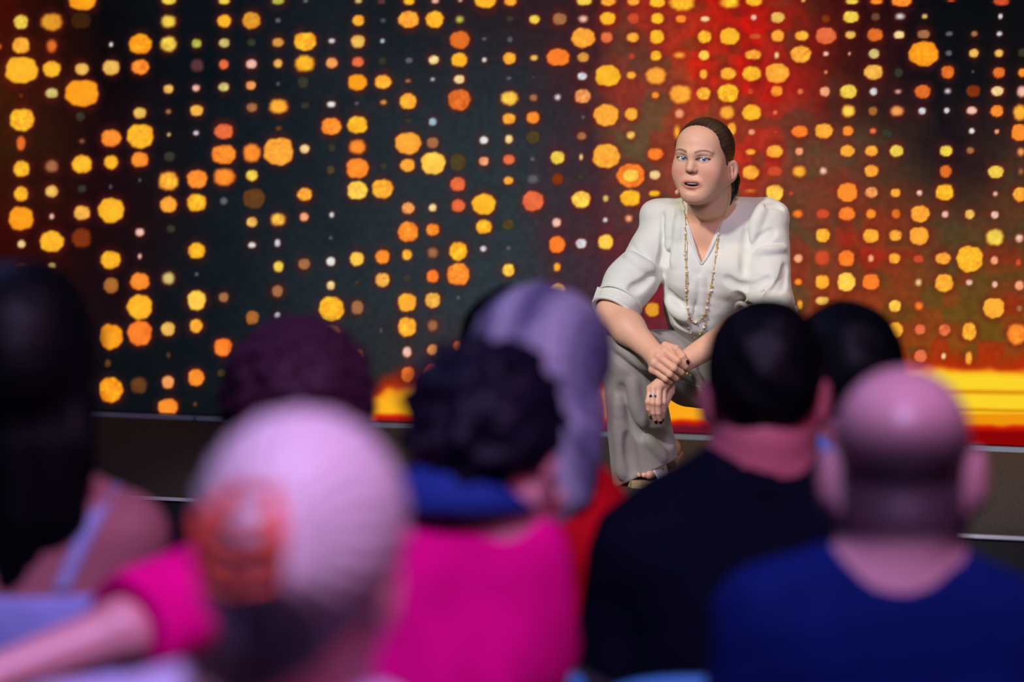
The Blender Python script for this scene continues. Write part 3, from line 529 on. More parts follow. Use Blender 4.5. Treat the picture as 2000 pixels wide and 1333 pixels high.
def head_tint(L, skin, detail=True):
    """albedo of skin, lips, brows, lids at points L of the head frame"""
    col = np.tile(lin(skin), (len(L), 1))
    def mixc(m, c): 
        nonlocal col; m = np.clip(m, 0, 1)[:, None]; col = col * (1 - m) + lin(c) * m
    x, y, z = L.T; front = (y < -.035)
    for s in (-1, 1):
        mixc(.42 * np.exp(-(((x - s * .047) / .020) ** 2 + ((z + .040) / .020) ** 2)) * front, (224, 120, 104))
        mixc(.20 * np.exp(-(((L - np.array([s * .080, .012, -.02])) ** 2).sum(1) / .03 ** 2)), (214, 110, 96))
    mixc(.22 * np.exp(-((x / .012) ** 2 + ((z + .042) / .012) ** 2)) * front, (220, 125, 105))
    if not detail: return col
    for s in (-1, 1):
        xs_ = s * x
        # brow: a tapering arch
        t = np.clip((xs_ - .012) / .046, 0, 1); zc = .0212 + .0070 * np.sin(t * 2.3) - .0095 * t ** 3; hw = .0040 * (1 - t * .62)
        m = np.exp(-((z - zc) / hw) ** 4) * sstep(.009, .014, xs_) * (1 - sstep(.053, .060, xs_)) * front
        mixc(.92 * m * (0.85 + .15 * np.sin(x * 2600 + z * 1500)), (84, 58, 42))
        # pale lid make-up, dark lash line
        e = np.stack([(x - s * .0315) / .0140, (z + .0008) / .0060], 1); r_ = np.hypot(e[:, 0], e[:, 1])
        mixc(.45 * np.exp(-(((x - s * .0315) / .016) ** 2 + ((z - .0085) / .0055) ** 2)) * front, (236, 206, 196))
        mixc(.95 * np.exp(-((r_ - 1.22) / .26) ** 4) * (z > -.0016) * front * (y < -.07), (38, 26, 24))
        mixc(.55 * np.exp(-((r_ - 1.05) / .13) ** 2) * (z <= -.0012) * front * (y < -.07), (70, 48, 42))
        mixc(.9 * np.exp(-(((xs_ - .0465) / .0040) ** 2 + ((z - .0022) / .0016) ** 2)) * front, (38, 26, 24))
    # lips
    ul = np.exp(-((np.hypot(x / .0225, (z + .0690) / .0085) - .0) ** 6) * .9)
    m = np.clip(1.30 - np.hypot(x / .0265, (z + .0712) / .0126), 0, .35) / .35 * front * (y < -.078)
    mixc(.72 * m, (196, 102, 98))
    mixc(1.0 * ((np.hypot(x / .0220, (z + .0695) / .0082) < 1.0) & (y > -.0895) & (y < -.03)), (58, 18, 18))
    return col

# ------------------------------------------------------------------ the speaker
YC = 10.45
def Q(px, py, dy=0.0): return at(px, py, YC + dy)
def R_(p): return p / 717.0
HR = rotm(rz=math.radians(-24.5)) @ rotm(rx=math.radians(7)) @ rotm(ry=math.radians(2.5))
HT = Q(1373.5, 303, -.15); HS = .945
head_local = head_ops(True, 1.12)
head = Grp(head_local, R=HR, t=HT, sc=HS)
def toL(P): return ((P - HT) @ HR) / HS
def toW(p): return (np.asarray(p, float) * HS) @ HR.T + HT

wR, eR, sR = Q(1281, 695, -.25), Q(1197, 612, -.10), Q(1292, 448, .06)
wL, eL, sL = Q(1326, 713, -.25), Q(1503, 606, -.15), Q(1496, 446, -.02)
def torso(e=0.0):
    return [('add', Cap(Q(1312, 436, .05), Q(1478, 432, -.01), .048 + e), 0),
            ('add', Ell(Q(1398, 505, .04), (.150 + e, .105 + e, .145 + e), rotm(rx=math.radians(14), rz=math.radians(-14))), .04),
            ('add', Ell(Q(1408, 600, .10), (.150 + e, .125 + e, .125 + e)), .05),
            ('add', Ell(Q(1350, 535, -.045), (.060 + e, .055 + e, .062 + e)), .045),
            ('add', Ell(Q(1432, 535, -.075), (.060 + e, .055 + e, .062 + e)), .045)]
def arm(s, e_, w_, r0, r1, r2):
    m = e_ + (w_ - e_) * .35
    return Grp([('add', Cap(s, e_, r0, r1), 0), ('add', Cap(e_, m, r1, r1 * .96), .02), ('add', Cap(m, w_, r1 * .96, r2), .03)])
# --- hands
FR = .0097
def finger(pts, r=FR):
    n = len(pts); rr = [r * 1.06, r * .98, r * .90, r * .74][:n]
    g = []
    for i in range(n - 1): g.append(('add', Cap(pts[i], pts[i + 1], rr[i], rr[i + 1]), .0015))
    g.append(('add', Ell(pts[1], (r * 1.10,) * 3), .003))
    return Grp(g)
hrM = [Q(1299, 686, -.278), Q(1287, 697, -.284), Q(1278, 709, -.283), Q(1275, 722, -.275)]
hrF = [[hrM[0], Q(1323, 705, -.300), Q(1338, 716, -.284), Q(1341, 724, -.258)],
       [hrM[1], Q(1316, 719, -.302), Q(1330, 728, -.284), Q(1332, 733, -.258)],
       [hrM[2], Q(1308, 731, -.297), Q(1320, 739, -.280), Q(1322, 742, -.256)],
       [hrM[3], Q(1300, 740, -.286), Q(1309, 746, -.270), Q(1311, 747, -.252)]]
handR = [('add', Cap(wR, wR + (hrM[1] - wR) * .4, .0255, .024, (ray(1290, 700), .75)), .015)]
for i, m_ in enumerate(hrM): handR.append(('add', Cap(wR + (hrM[i] - wR) * .15, m_, .0170, .0118), .010))
fR = [('add', finger(f, FR * s_), .0008) for f, s_ in zip(hrF, (1.02, 1.02, .98, .90))]
thR = finger([Q(1299, 675, -.262), Q(1320, 682, -.283), Q(1334, 696, -.291), Q(1340, 706, -.288)], .0100)
handR += [('add', Grp(fR), .006), ('add', thR, .004)]
hlM = [Q(1295, 760, -.258), Q(1286, 757, -.270), Q(1277, 757, -.272), Q(1270, 759, -.266)]
hlF = [[hlM[0], Q(1295, 785, -.268), Q(1295, 802, -.262), Q(1294, 815, -.250)],
       [hlM[1], Q(1285, 788, -.284), Q(1286, 806, -.276), Q(1289, 820, -.262)],
       [hlM[2], Q(1275, 787, -.286), Q(1276, 806, -.278), Q(1280, 820, -.264)],
       [hlM[3], Q(1266, 785, -.278), Q(1267, 799, -.272), Q(1271, 811, -.260)]]
wl2 = Q(1318, 727, -.248)
handL = [('add', Cap(wL, wl2, .0260, .0235), .012)]
for i, m_ in enumerate(hlM): handL.append(('add', Cap(wl2, m_, .0175, .0105), .007))
fL = [('add', finger(f, FR * s_), .0007) for f, s_ in zip(hlF, (1.0, 1.0, .95, .86))]
thL = finger([Q(1314, 742, -.236), Q(1310, 765, -.228), Q(1303, 782, -.232), Q(1299, 795, -.236)], .0100)
handL += [('add', Grp(fL), .004), ('add', thL, .006)]
# --- legs and feet
hipR, knR, anR = Q(1400, 715, .20), Q(1217, 692, -.06), Q(1300, 892, .13)
hipL, knL, anL = Q(1430, 725, .16), Q(1500, 722, -.16), Q(1516, 892, .02)
def foot(an, heel, ball, toe, side):
    g = [('add', Cap(an, heel, .030, .026), 0), ('add', Cap(an, ball, .030, .026), .02), ('add', Cap(heel, ball, .026, .024), .02),
         ('add', Cap(ball + side * .016, ball - side * .016, .020), .012)]
    d = toe - ball
    for i in range(5):
        s = (i - 2) * .0155
        l = [1.0, .98, .9, .8, .66][i]
        base = ball + side * s; g.append(('add', Cap(base, base + d * l, .013 if i == 0 else .0095, .011 if i == 0 else .0078), .003))
    return Grp(g)
z0 = STAGE
def gz(px, y, z):   # point above pixel column px at depth y and height z
    p = at(px, 900, y); return np.array([p[0], y, z])
ftR = [gz(1292, 10.57, z0 + .118), gz(1308, 10.61, z0 + .088), gz(1268, 10.46, z0 + .045), gz(1247, 10.40, z0 + .036)]
ftL = [gz(1516, 10.52, z0 + .125), gz(1520, 10.56, z0 + .105), gz(1508, 10.36, z0 + .045), gz(1503, 10.29, z0 + .036)]
def sidev(a, b): d = b - a; v = np.cross(d, [0, 0, 1.0]); return v / np.linalg.norm(v)
sdR, sdL = sidev(ftR[1], ftR[3]), sidev(ftL[1], ftL[3])
anR = ftR[0]; anL = ftL[0]
body = Grp([('add', Grp(torso(-.010)), 0), ('add', head, .0),
            ('add', Cap(toW((0, .030, -.085)), Q(1394, 425, .02), .062, .066), .012),
            ('add', Cap(Q(1394, 412, .03), Q(1325, 432, .05), .040, .036), .03), ('add', Cap(Q(1394, 412, .03), Q(1468, 428, .0), .040, .036), .03),
            ('add', Ell(Q(1390, 452, -.02), (.10, .055, .055)), .03),
            ('add', Grp([('add', arm(sR, eR, wR, .052, .043, .0275), 0)] + handR), .012),
            ('add', Ell(Q(1420, 705, .19), (.150, .135, .125)), .05),
            ('add', Cap(hipR, knR, .082, .058), .04), ('add', Cap(knR, anR, .046, .028), .02),
            ('add', Cap(hipL, knL, .082, .058), .04), ('add', Cap(knL, anL, .052, .030), .02),
            ('add', foot(*ftR, sdR), .01), ('add', foot(*ftL, sdL), .01),
            ('add', Grp([('add', arm(sL, eL, wL, .052, .043, .0265), 0)] + handL), .0015)])
fine = [(head.lo, head.hi, .0017), (np.minimum(hrM[0], hlF[1][3]) - .05, np.maximum(hrM[0], wL) + .05, .0017)]
V, Fq = grow(body, .0045, fine)
L = toL(V); near = (np.abs(L) < .14).all(1)
SKIN = (232, 180, 146)
tint = np.tile(lin(SKIN), (len(V), 1)); tint[near] = head_tint(L[near], SKIN)
for f in hrF + hlF + [[0, 0, 0, Q(1340, 706, -.288)], [0, 0, Q(1303, 782, -.232), Q(1299, 795, -.236)]]:    # blush of the knuckles
    if not isinstance(f[1], int):
        m_ = .22 * np.exp(-((V - f[1]) ** 2).sum(1) / .010 ** 2); tint = tint * (1 - m_[:, None]) + lin((205, 120, 100)) * m_[:, None]
m_skin = mat('skin', SKIN, .48, attr='tint', sss=.10, bump=(380, .12, .0006), spec=.35)
speaker = empty('person', at(1300, 940, 10.45) * np.array([1, 1, 0]) + np.array([0, 0, STAGE]),
                'person squatting on the stage in a cream blouse and wide grey-beige trousers', 'person')
meshobj('body', V, Fq, m_skin, speaker, colors=tint)

# nails
m_nail = mat('nail_polish', (58, 8, 24), .18, coat=.6)
for f in hlF:
    d = f[3] - f[2]; d /= np.linalg.norm(d); v = ray(1285, 815); v /= np.linalg.norm(v); n = -(v - d * (v @ d)); n /= np.linalg.norm(n); s = np.cross(d, n)
    MB().ball(f[3] + n * .0052 + d * .0042, (.0050, .0092, .0020), 10, 7, np.stack([s, d, n], 1)).build('fingernail', m_nail, speaker)
p_, q_ = Q(1334, 696, -.291), Q(1340, 706, -.288); d = (q_ - p_) / np.linalg.norm(q_ - p_); v = ray(1335, 700); v /= np.linalg.norm(v); n = -(v - d * (v @ d)); n = n + .6 * np.array([1, 0, .2]); n -= d * (n @ d); n /= np.linalg.norm(n)
MB().ball(q_ + n * .0062 + d * .002, (.0052, .0085, .0020), 10, 7, np.stack([np.cross(d, n), d, n], 1)).build('fingernail', m_nail, speaker)

# eyes and teeth
for s in (-1, 1):
    c = toW((s * .0315, -.0715, 0)); g = CAM + np.array([-.25, 0, .05]) - c; g /= np.linalg.norm(g)
    nu, nv = 48, 36; r = .0131 * HS
    z = g; x = np.cross([0, 0, 1.0], z); x /= np.linalg.norm(x); y = np.cross(z, x)
    PH = np.concatenate([np.linspace(0, .62, 22), np.linspace(.7, math.pi, 14)]); V = []; C_ = []
    for ph in PH:
        for i in range(nu):
            th = 2 * math.pi * i / nu; rr = r * (1 + .03 * max(0, 1 - ph / .5))
            V.append(c + rr * (math.sin(ph) * math.cos(th) * x + math.sin(ph) * math.sin(th) * y + math.cos(ph) * z))
            sc_ = .8 + .3 * math.sin(th * 13) * .3
            C_.append(lin((10, 10, 12)) if ph < .19 else (lin((112, 134, 160)) * sc_ if ph < .45 else (lin((48, 58, 74)) if ph < .51 else lin((232, 226, 224)))))
    Fe = [(j * nu + i, (j + 1) * nu + i, (j + 1) * nu + (i + 1) % nu, j * nu + (i + 1) % nu) for j in range(len(PH) - 1) for i in range(nu)]
    meshobj('eye', np.array(V), Fe, mat('eye_surface', (230, 226, 224), .08, attr='tint', spec=.6), speaker, colors=np.array(C_))
tm = MB()
for i in range(8):
    a_ = (i - 3.5) * .0044; yy = -.0880 + a_ * a_ * 18
    tm.ball(toW((a_, yy - .0010, -.0665)), np.array([.0031, .0020, .0052]) * HS, 8, 6, HR)
tm.build('teeth', mat('tooth_enamel', (236, 230, 218), .25), speaker)

# hair: a cap combed back from the brow into a low ponytail
def strands(P, c0, freq, amp, seed, ax=(0, 1, 0)):
    q = P - np.asarray(c0); a = np.arctan2(q[:, 0], q[:, 2] + 1e-9); b = np.linalg.norm(q, axis=1)
    rs = np.random.RandomState(seed); d = 0
    for f in (1, 1.7, 2.9, 4.3): d = d + np.sin(a * freq * f + rs.rand() * 6 + 8 * b * rs.rand()) / f
    return d * amp
hair_loc = Grp([('add', Ell((0, .014, .0235), (.0795, .0990, .0820)), 0), ('add', Ell((0, .055, .0), (.062, .062, .072)), .03),
                ('int', Fn(lambda P: -((P[:, 1] + .009) * .80 + (P[:, 2] - .0) * .60 - -.0095 * (1 - (np.abs(P[:, 0]) / .078) ** 2) + 0.0030)), .006),
                ('sub', Ell((.088, .0, -.042), (.020, .024, .034)), .004), ('sub', Ell((-.088, .0, -.042), (.020, .024, .034)), .004),
                ('int', Half((0, -.55, -.85), (0, .05, -.075)), .01),
                ('add', chain([(.004, .098, -.020), (.024, .112, -.050), (.044, .102, -.085), (.050, .088, -.115), (.048, .076, -.145)], [.026, .030, .028, .021, .009]), .014),
                ('add', chain([(.0655, -.020, .030), (.0690, -.010, .005), (.0730, -.004, -.022)], [.012, .010, .004]), .008), ('add', chain([(-.0655, -.020, .030), (-.0690, -.010, .005), (-.0730, -.004, -.022)], [.012, .010, .004]), .008),
                ('disp', Fn(lambda P: strands(P, (0, .16, -.03), 60, .0003, 3)), 0)])
hair = Grp([('add', hair_loc, 0)], R=HR, t=HT, sc=HS)
V, Fq = grow(hair, .0018)
L = toL(V); st = strands(L, (0, .16, -.03), 60, 1.0, 8) * .4 + strands(L, (0, .16, -.03), 150, 1.0, 9) * .35
hc = lin((30, 20, 15)) * (1 + .55 * np.clip(st, -1.2, 1.6))[:, None]
tmpl = np.exp(-((L[:, 1] + .012) / .03) ** 2) * .25; hc = hc * (1 - tmpl[:, None]) + lin((126, 96, 74)) * (1 + .4 * np.clip(st, -1, 1.4))[:, None] * tmpl[:, None]
meshobj('hair', V, Fq, mat('brown_hair', (70, 48, 34), .42, attr='tint', spec=.4, bump=(300, .2, .001), stretch=(1, .15, 1)), speaker, colors=hc)
# --- blouse
def bez(P, n):
    P = np.array(P, float); t = np.linspace(0, len(P) - 1, n); i = np.minimum(t.astype(int), len(P) - 2); u = t - i
    out = []
    for k in range(n):
        a, b, c, d = P[max(i[k] - 1, 0)], P[i[k]], P[i[k] + 1], P[min(i[k] + 2, len(P) - 1)]; x = u[k]
        out.append(.5 * ((2 * b) + (-a + c) * x + (2 * a - 5 * b + 4 * c - d) * x * x + (-a + 3 * b - 3 * c + d) * x ** 3))
    return out
MB().tube([Q(x, y, -.03) for x, y in bez([(1438, 288), (1449, 292), (1454, 302), (1452, 312), (1444, 318)], 20)], .0002, 5).build('loose_strand', bpy.data.materials['brown_hair'], speaker)
def folds(node, lst, y0=9.9, y1=10.9):
    ops = []
    for mode, r, k, push, pts in lst:
        W = [hit(node, x, y, y0, y1) for x, y in bez(pts, len(pts) * 3)]
        W = [p + ray(1400, 500) * push for p in W]
        n = len(W); rr = [r * (0.25 + .75 * math.sin(math.pi * (i + .5) / n)) for i in range(n)]; k = k * 1.6; W = [p + ray(1400, 500) * (-.0015 if mode == 'sub' else .0015) for p in W]
        for i in range(n - 1): ops.append((mode, Cap(W[i], W[i + 1], rr[i], rr[i + 1]), k))
    return ops
ev = .012
uR = (eR - sR) / np.linalg.norm(eR - sR)
cR = sR + (eR - sR) * .92
endR = sR + (eR - sR) * .99; dLf = (wL - eL) / np.linalg.norm(wL - eL); cL = eL + dLf * .055; endL = cL + dLf * .012
bl0 = [('add', Grp(torso(.008)), 0),
       ('add', Cap(Q(1394, 418, .05), Q(1312, 432, .06), .052, .052), .03), ('add', Cap(Q(1398, 418, .05), Q(1486, 430, .0), .052, .052), .03),
       ('add', Ell(Q(1280, 417, .055), (.040, .045, .038)), .03), ('add', Ell(Q(1506, 418, -.01), (.044, .045, .038)), .03),
       ('add', Ell(Q(1398, 455, -.005), (.130, .080, .075)), .03),
       ('add', Grp([('add', Cap(sR + np.array([.01, 0, .005]), eR + uR * .06, .060, .061), 0), ('add', Ell(sR + (eR - sR) * .62 + np.array([-.004, 0, 0]), (.070, .066, .060)), .03),
                    ('int', Half(uR, endR), .003)]), .03),
       ('add', Cap(sL, eL, .062, .060), .03), ('add', Grp([('add', Cap(eL, eL + dLf * .12, .060, .060), 0), ('int', Half(dLf, endL), .003)]), .02),
       ('add', Ell(Q(1372, 592, -.005), (.100, .075, .090)), .05),
       ('add', Cap(Q(1496, 500, .10), Q(1520, 592, .12), .050, .046), .04), ('add', Cap(Q(1440, 600, .20), Q(1546, 606, .17), .05, .018), .03)]
blb = Grp(bl0)
fl_ = [('sub', .0045, .012, 0, [(1296, 420), (1300, 455), (1298, 490), (1290, 510)]),       # shoulder seam
       ('sub', .0050, .012, 0, [(1316, 408), (1318, 440), (1312, 480), (1306, 515)]),
       ('add', .0060, .012, .002, [(1308, 405), (1309, 440), (1305, 485)]),
       ('add', .0060, .012, .002, [(1326, 402), (1327, 435), (1322, 480), (1318, 520)]),
       ('sub', .0060, .014, 0, [(1268, 515), (1240, 497), (1222, 480)]),
       ('add', .0080, .014, .002, [(1272, 528), (1246, 512), (1228, 500)]),
       ('sub', .0050, .012, 0, [(1274, 540), (1250, 560), (1235, 565)]),
       ('sub', .0060, .014, 0, [(1478, 420), (1465, 450), (1458, 490), (1455, 530)]),
       ('add', .0070, .014, .002, [(1490, 405), (1478, 430), (1470, 470)]),
       ('sub', .0045, .010, 0, [(1500, 402), (1515, 400), (1526, 406)]),
       ('sub', .0040, .012, 0, [(1466, 485), (1490, 482), (1528, 480)]),
       ('add', .0060, .012, .003, [(1480, 492), (1505, 489), (1532, 486)]),
       ('sub', .0045, .012, 0, [(1480, 475), (1495, 462), (1510, 452)]),
       ('sub', .0026, .005, 0, [(1367, 532), (1363, 560), (1358, 590), (1355, 615)]),
       ('add', .0045, .010, .002, [(1372, 536), (1371, 580), (1372, 620)]),
       ('add', .0040, .010, .002, [(1359, 545), (1352, 580), (1346, 620)]),
       ('sub', .0040, .014, 0, [(1308, 612), (1320, 630), (1340, 645)]),
       ('sub', .0040, .014, 0, [(1308, 575), (1318, 590), (1330, 600)]),
       ('add', .0050, .014, .002, [(1308, 592), (1320, 607), (1340, 622)]),
       ('sub', .0040, .012, 0, [(1420, 545), (1440, 560), (1470, 560), (1500, 545)]),
       ('sub', .0050, .012, 0, [(1440, 575), (1455, 590), (1470, 596)]),
       ('sub', .0050, .012, 0, [(1535, 520), (1530, 550), (1515, 570), (1500, 575)])]
A_, B_, C_v = hit(blb, 1336, 408, 9.9, 10.9), hit(blb, 1416, 412, 9.9, 10.9), hit(blb, 1370, 517, 9.9, 10.9)
vd = ray(1375, 470); vd /= np.linalg.norm(vd)
def plane3(p, q, inside):
    n = np.cross(q - p, vd); n /= np.linalg.norm(n)
    if (inside - p) @ n > 0: n = -n
    return n, p
ins = (A_ + B_ + C_v) / 3; n1, p1 = plane3(A_, C_v, ins); n2, p2 = plane3(B_, C_v, ins)
def vneck(P):
    top = P[:, 2] - (C_v[2] + .20)
    fr = (P - C_v) @ vd - .060
    return np.maximum(np.maximum((P - p1) @ n1, (P - p2) @ n2), np.maximum(top, fr))
lining = Grp([('add', Grp(torso(-.006)), 0), ('add', Cap(sR, endR - uR * .035, .056, .051), .01), ('add', Cap(sL, eL, .056, .052), .01)])
blouse = Grp(bl0 + folds(blb, fl_) + [('add', lining, .003),
       ('disp', Fn(lambda P: wob(P, 55, 4, .0016) + wob(P, 140, 5, .0005)), 0),
       ('sub', Cap(endR - uR * .030, endR + uR * .12, .052, .060), .003),
       ('sub', Cap(endL - dLf * .025, endL + dLf * .12, .052, .060), .003),
       ('sub', Cap(eR + (wR - eR) * .30, wR, .048, .030), .003),
       ('sub', Cap(toW((0, .03, -.06)), Q(1394, 418, .01), .066, .0665), .004),
       ('sub', Fn(vneck, *( (np.minimum(np.minimum(A_, B_), C_v) - .05, np.maximum(np.maximum(A_, B_), C_v) + .15) )), .003)])
V, Fq = grow(blouse, .0026)
m_bl = mat('blouse_fabric', (224, 227, 212), .8, sheen=.2, bump=(240, .35, .0012), spec=.2, stretch=(1, 1, 2.2))
blo = meshobj('blouse', V, Fq, m_bl, speaker)
# collar band, cuff rims, tabs and buttons: strips laid on the cloth
def surf(pts, node, push=0.0, y0=9.9, y1=10.9): return [hit(node, x, y, y0, y1) - ray(1400, 500) * push for x, y in pts]
m_trim = mat('blouse_trim', (228, 230, 214), .7, bump=(240, .3, .001))
mb = MB()
mb.tube(surf([(1335, 408), (1337, 425), (1343, 450), (1352, 478), (1362, 502), (1370, 517)], blb, .001), .0034, 8)
mb.tube(surf([(1417, 412), (1412, 430), (1403, 455), (1391, 482), (1380, 503), (1370, 517)], blb, .001), .0034, 8)
mb.build('neckline_placket', m_trim, blo)
for pts, rr in ((bez([(1442, 392), (1433, 399), (1424, 405), (1417, 412)], 10), [.002] + [.0055] * 8 + [.003]), (bez([(1332, 397), (1334, 405), (1337, 412)], 6), [.002, .004, .005, .005, .004, .002])):
    mb = MB(); mb.tube(surf(pts, blb, .001), rr, 10); mb.build('collar_band', m_trim, blo)
def ring(c, n, r, t, sq=1.0, tw=0):
    n = n / np.linalg.norm(n); a = np.cross(n, [0, 0, 1.0]); a /= np.linalg.norm(a); b = np.cross(n, a)
    return [c + r * (math.cos(u) * a + math.sin(u) * b * sq) + n * tw * math.sin(u) for u in np.linspace(0, 2 * math.pi, 40, endpoint=False)]
mb = MB(); mb.tube(ring(endR - uR * .002, uR, .0600, 0), .0060, 8, True); mb.tube(ring(endR - uR * .040, uR, .0645, 0), .0030, 8, True)
mb.build('cuff', m_trim, blo)
mb = MB(); mb.tube(ring(endL, dLf, .0585, 0), .0060, 8, True); mb.tube(ring(endL - dLf * .038, dLf, .0605, 0), .0030, 8, True)
mb.build('cuff', m_trim, blo)
def strap(node, a, b, wpx, name, m, par, thick=.002, n=8, y0=9.9, y1=10.9):
    a = np.array(a, float); b = np.array(b, float); d = (b - a) / np.linalg.norm(b - a); s = np.array([-d[1], d[0]]) * wpx / 2
    V = []
    for i in range(n + 1):
        p = a + (b - a) * i / n
        for q in (-1, 1):
            w_ = hit(node, *(p + s * q), y0, y1); V.append(w_ - ray(*p) * (thick + .001)); V.append(w_ + ray(*p) * .002)
    Fs = []
    for i in range(n):
        o = i * 4; Fs += [(o, o + 2, o + 6, o + 4), (o + 3, o + 1, o + 5, o + 7), (o, o + 4, o + 5, o + 1), (o + 2, o + 3, o + 7, o + 6)]
    Fs += [(0, 1, 3, 2), (n * 4, n * 4 + 2, n * 4 + 3, n * 4 + 1)]
    return meshobj(name, np.array(V), Fs, m, par, smooth=False)
strap(blouse, (1490, 566), (1470, 604), 13, 'cuff_tab', m_trim, blo)
bt = hit(blouse, 1489, 567, 9.9, 10.9) - ray(1489, 567) * .004; MB().ball(bt, (.0055, .0022, .0055), 12, 8).build('button', mat('button_pearl', (236, 230, 214), .3), blo)
strap(blouse, (1172, 562), (1160, 596), 11, 'cuff_tab', m_trim, blo)

# --- trousers
hemN = np.array([.42, -.10, -.90]); hemP = gz(1262, 10.38, z0 + .040)
pr_top, pr_bot = Q(1232, 705, -.07), gz(1266, 10.51, z0 - .02)
hemNL = np.array([.0, 0, -1.0]); hemPL = gz(1505, 10.4, z0 + .05)
legR = Grp([('add', Cap(pr_top, pr_bot, .078, .097), 0), ('int', Half(hemN, hemP), .003)])
legL = Grp([('add', Cap(Q(1500, 725, -.13), gz(1512, 10.45, z0 - .02), .080, .090), 0), ('int', Half(hemNL, hemPL), .003)])
tr0 = [('add', Ell(Q(1422, 708, .19), (.160, .145, .130)), 0),
       ('add', Cap(hipR + np.array([0, 0, .0]), Q(1222, 697, -.06), .096, .078), .03),
       ('add', Cap(Q(1345, 745, .12), Q(1440, 745, .10), .068, .085), .04),
       ('add', Cap(hipL, Q(1500, 722, -.14), .095, .080), .03), ('add', legR, .025), ('add', legL, .025)]
trb = Grp(tr0)
fr = [('sub', .007, .014, 0, [(1205, 690), (1240, 715), (1270, 735), (1300, 755)]),
      ('add', .009, .014, .002, [(1200, 672), (1238, 698), (1268, 722)]),
      ('sub', .007, .016, 0, [(1215, 760), (1222, 800), (1238, 835), (1258, 852)]),
      ('sub', .007, .016, 0, [(1258, 852), (1290, 857), (1315, 862)]),
      ('add', .007, .016, .002, [(1235, 745), (1242, 790), (1256, 826)]),
      ('add', .010, .016, .002, [(1208, 780), (1210, 840), (1214, 900), (1216, 930)]),
      ('sub', .006, .014, 0, [(1228, 850), (1232, 890), (1240, 930)]),
      ('add', .004, .014, .001, [(1265, 856), (1284, 878), (1298, 898)]),
      ('sub', .006, .014, 0, [(1345, 720), (1362, 740), (1370, 760)]), ('add', .006, .012, .002, [(1352, 716), (1370, 735), (1380, 758)]),
      ('sub', .006, .014, 0, [(1362, 708), (1380, 728), (1390, 750)]), ('sub', .006, .014, 0, [(1330, 745), (1355, 770), (1385, 800)]),
      ('sub', .006, .012, 0, [(1265, 640), (1300, 655), (1330, 675)])]
trous = Grp(tr0 + folds(trb, fr, 9.9, 11.2) + [('disp', Fn(lambda P: wob(P, 40, 14, .0010)), 0),
       ('sub', Cap(pr_top + (pr_bot - pr_top) * .74, pr_bot - np.array([0, 0, .1]), .060, .086), .003),
       ('sub', Cap(gz(1508, 10.40, z0 + .14), gz(1512, 10.45, z0 - .12), .070, .086), .003)])
V, Fq = grow(trous, .0034)
m_tr = mat('trouser_cloth', (158, 151, 141), .8, sheen=.15, bump=(420, .3, .0008), spec=.25)
tro = meshobj('trousers', V, Fq, m_tr, speaker)
mb = MB(); mb.tube([hit(trous, x, y, 9.9, 11.2) - ray(1400, 600) * .0005 for x, y in bez([(1334, 746), (1350, 752), (1370, 757), (1390, 757)], 24)], .0012, 6)
mb.tube([hit(trous, x, y, 9.9, 11.2) - ray(1400, 600) * .0005 for x, y in bez([(1334, 745), (1346, 768), (1360, 788), (1376, 800)], 24)], .0012, 6)
mb.build('seam', mat('seam_thread', (178, 170, 158), .7), tro)

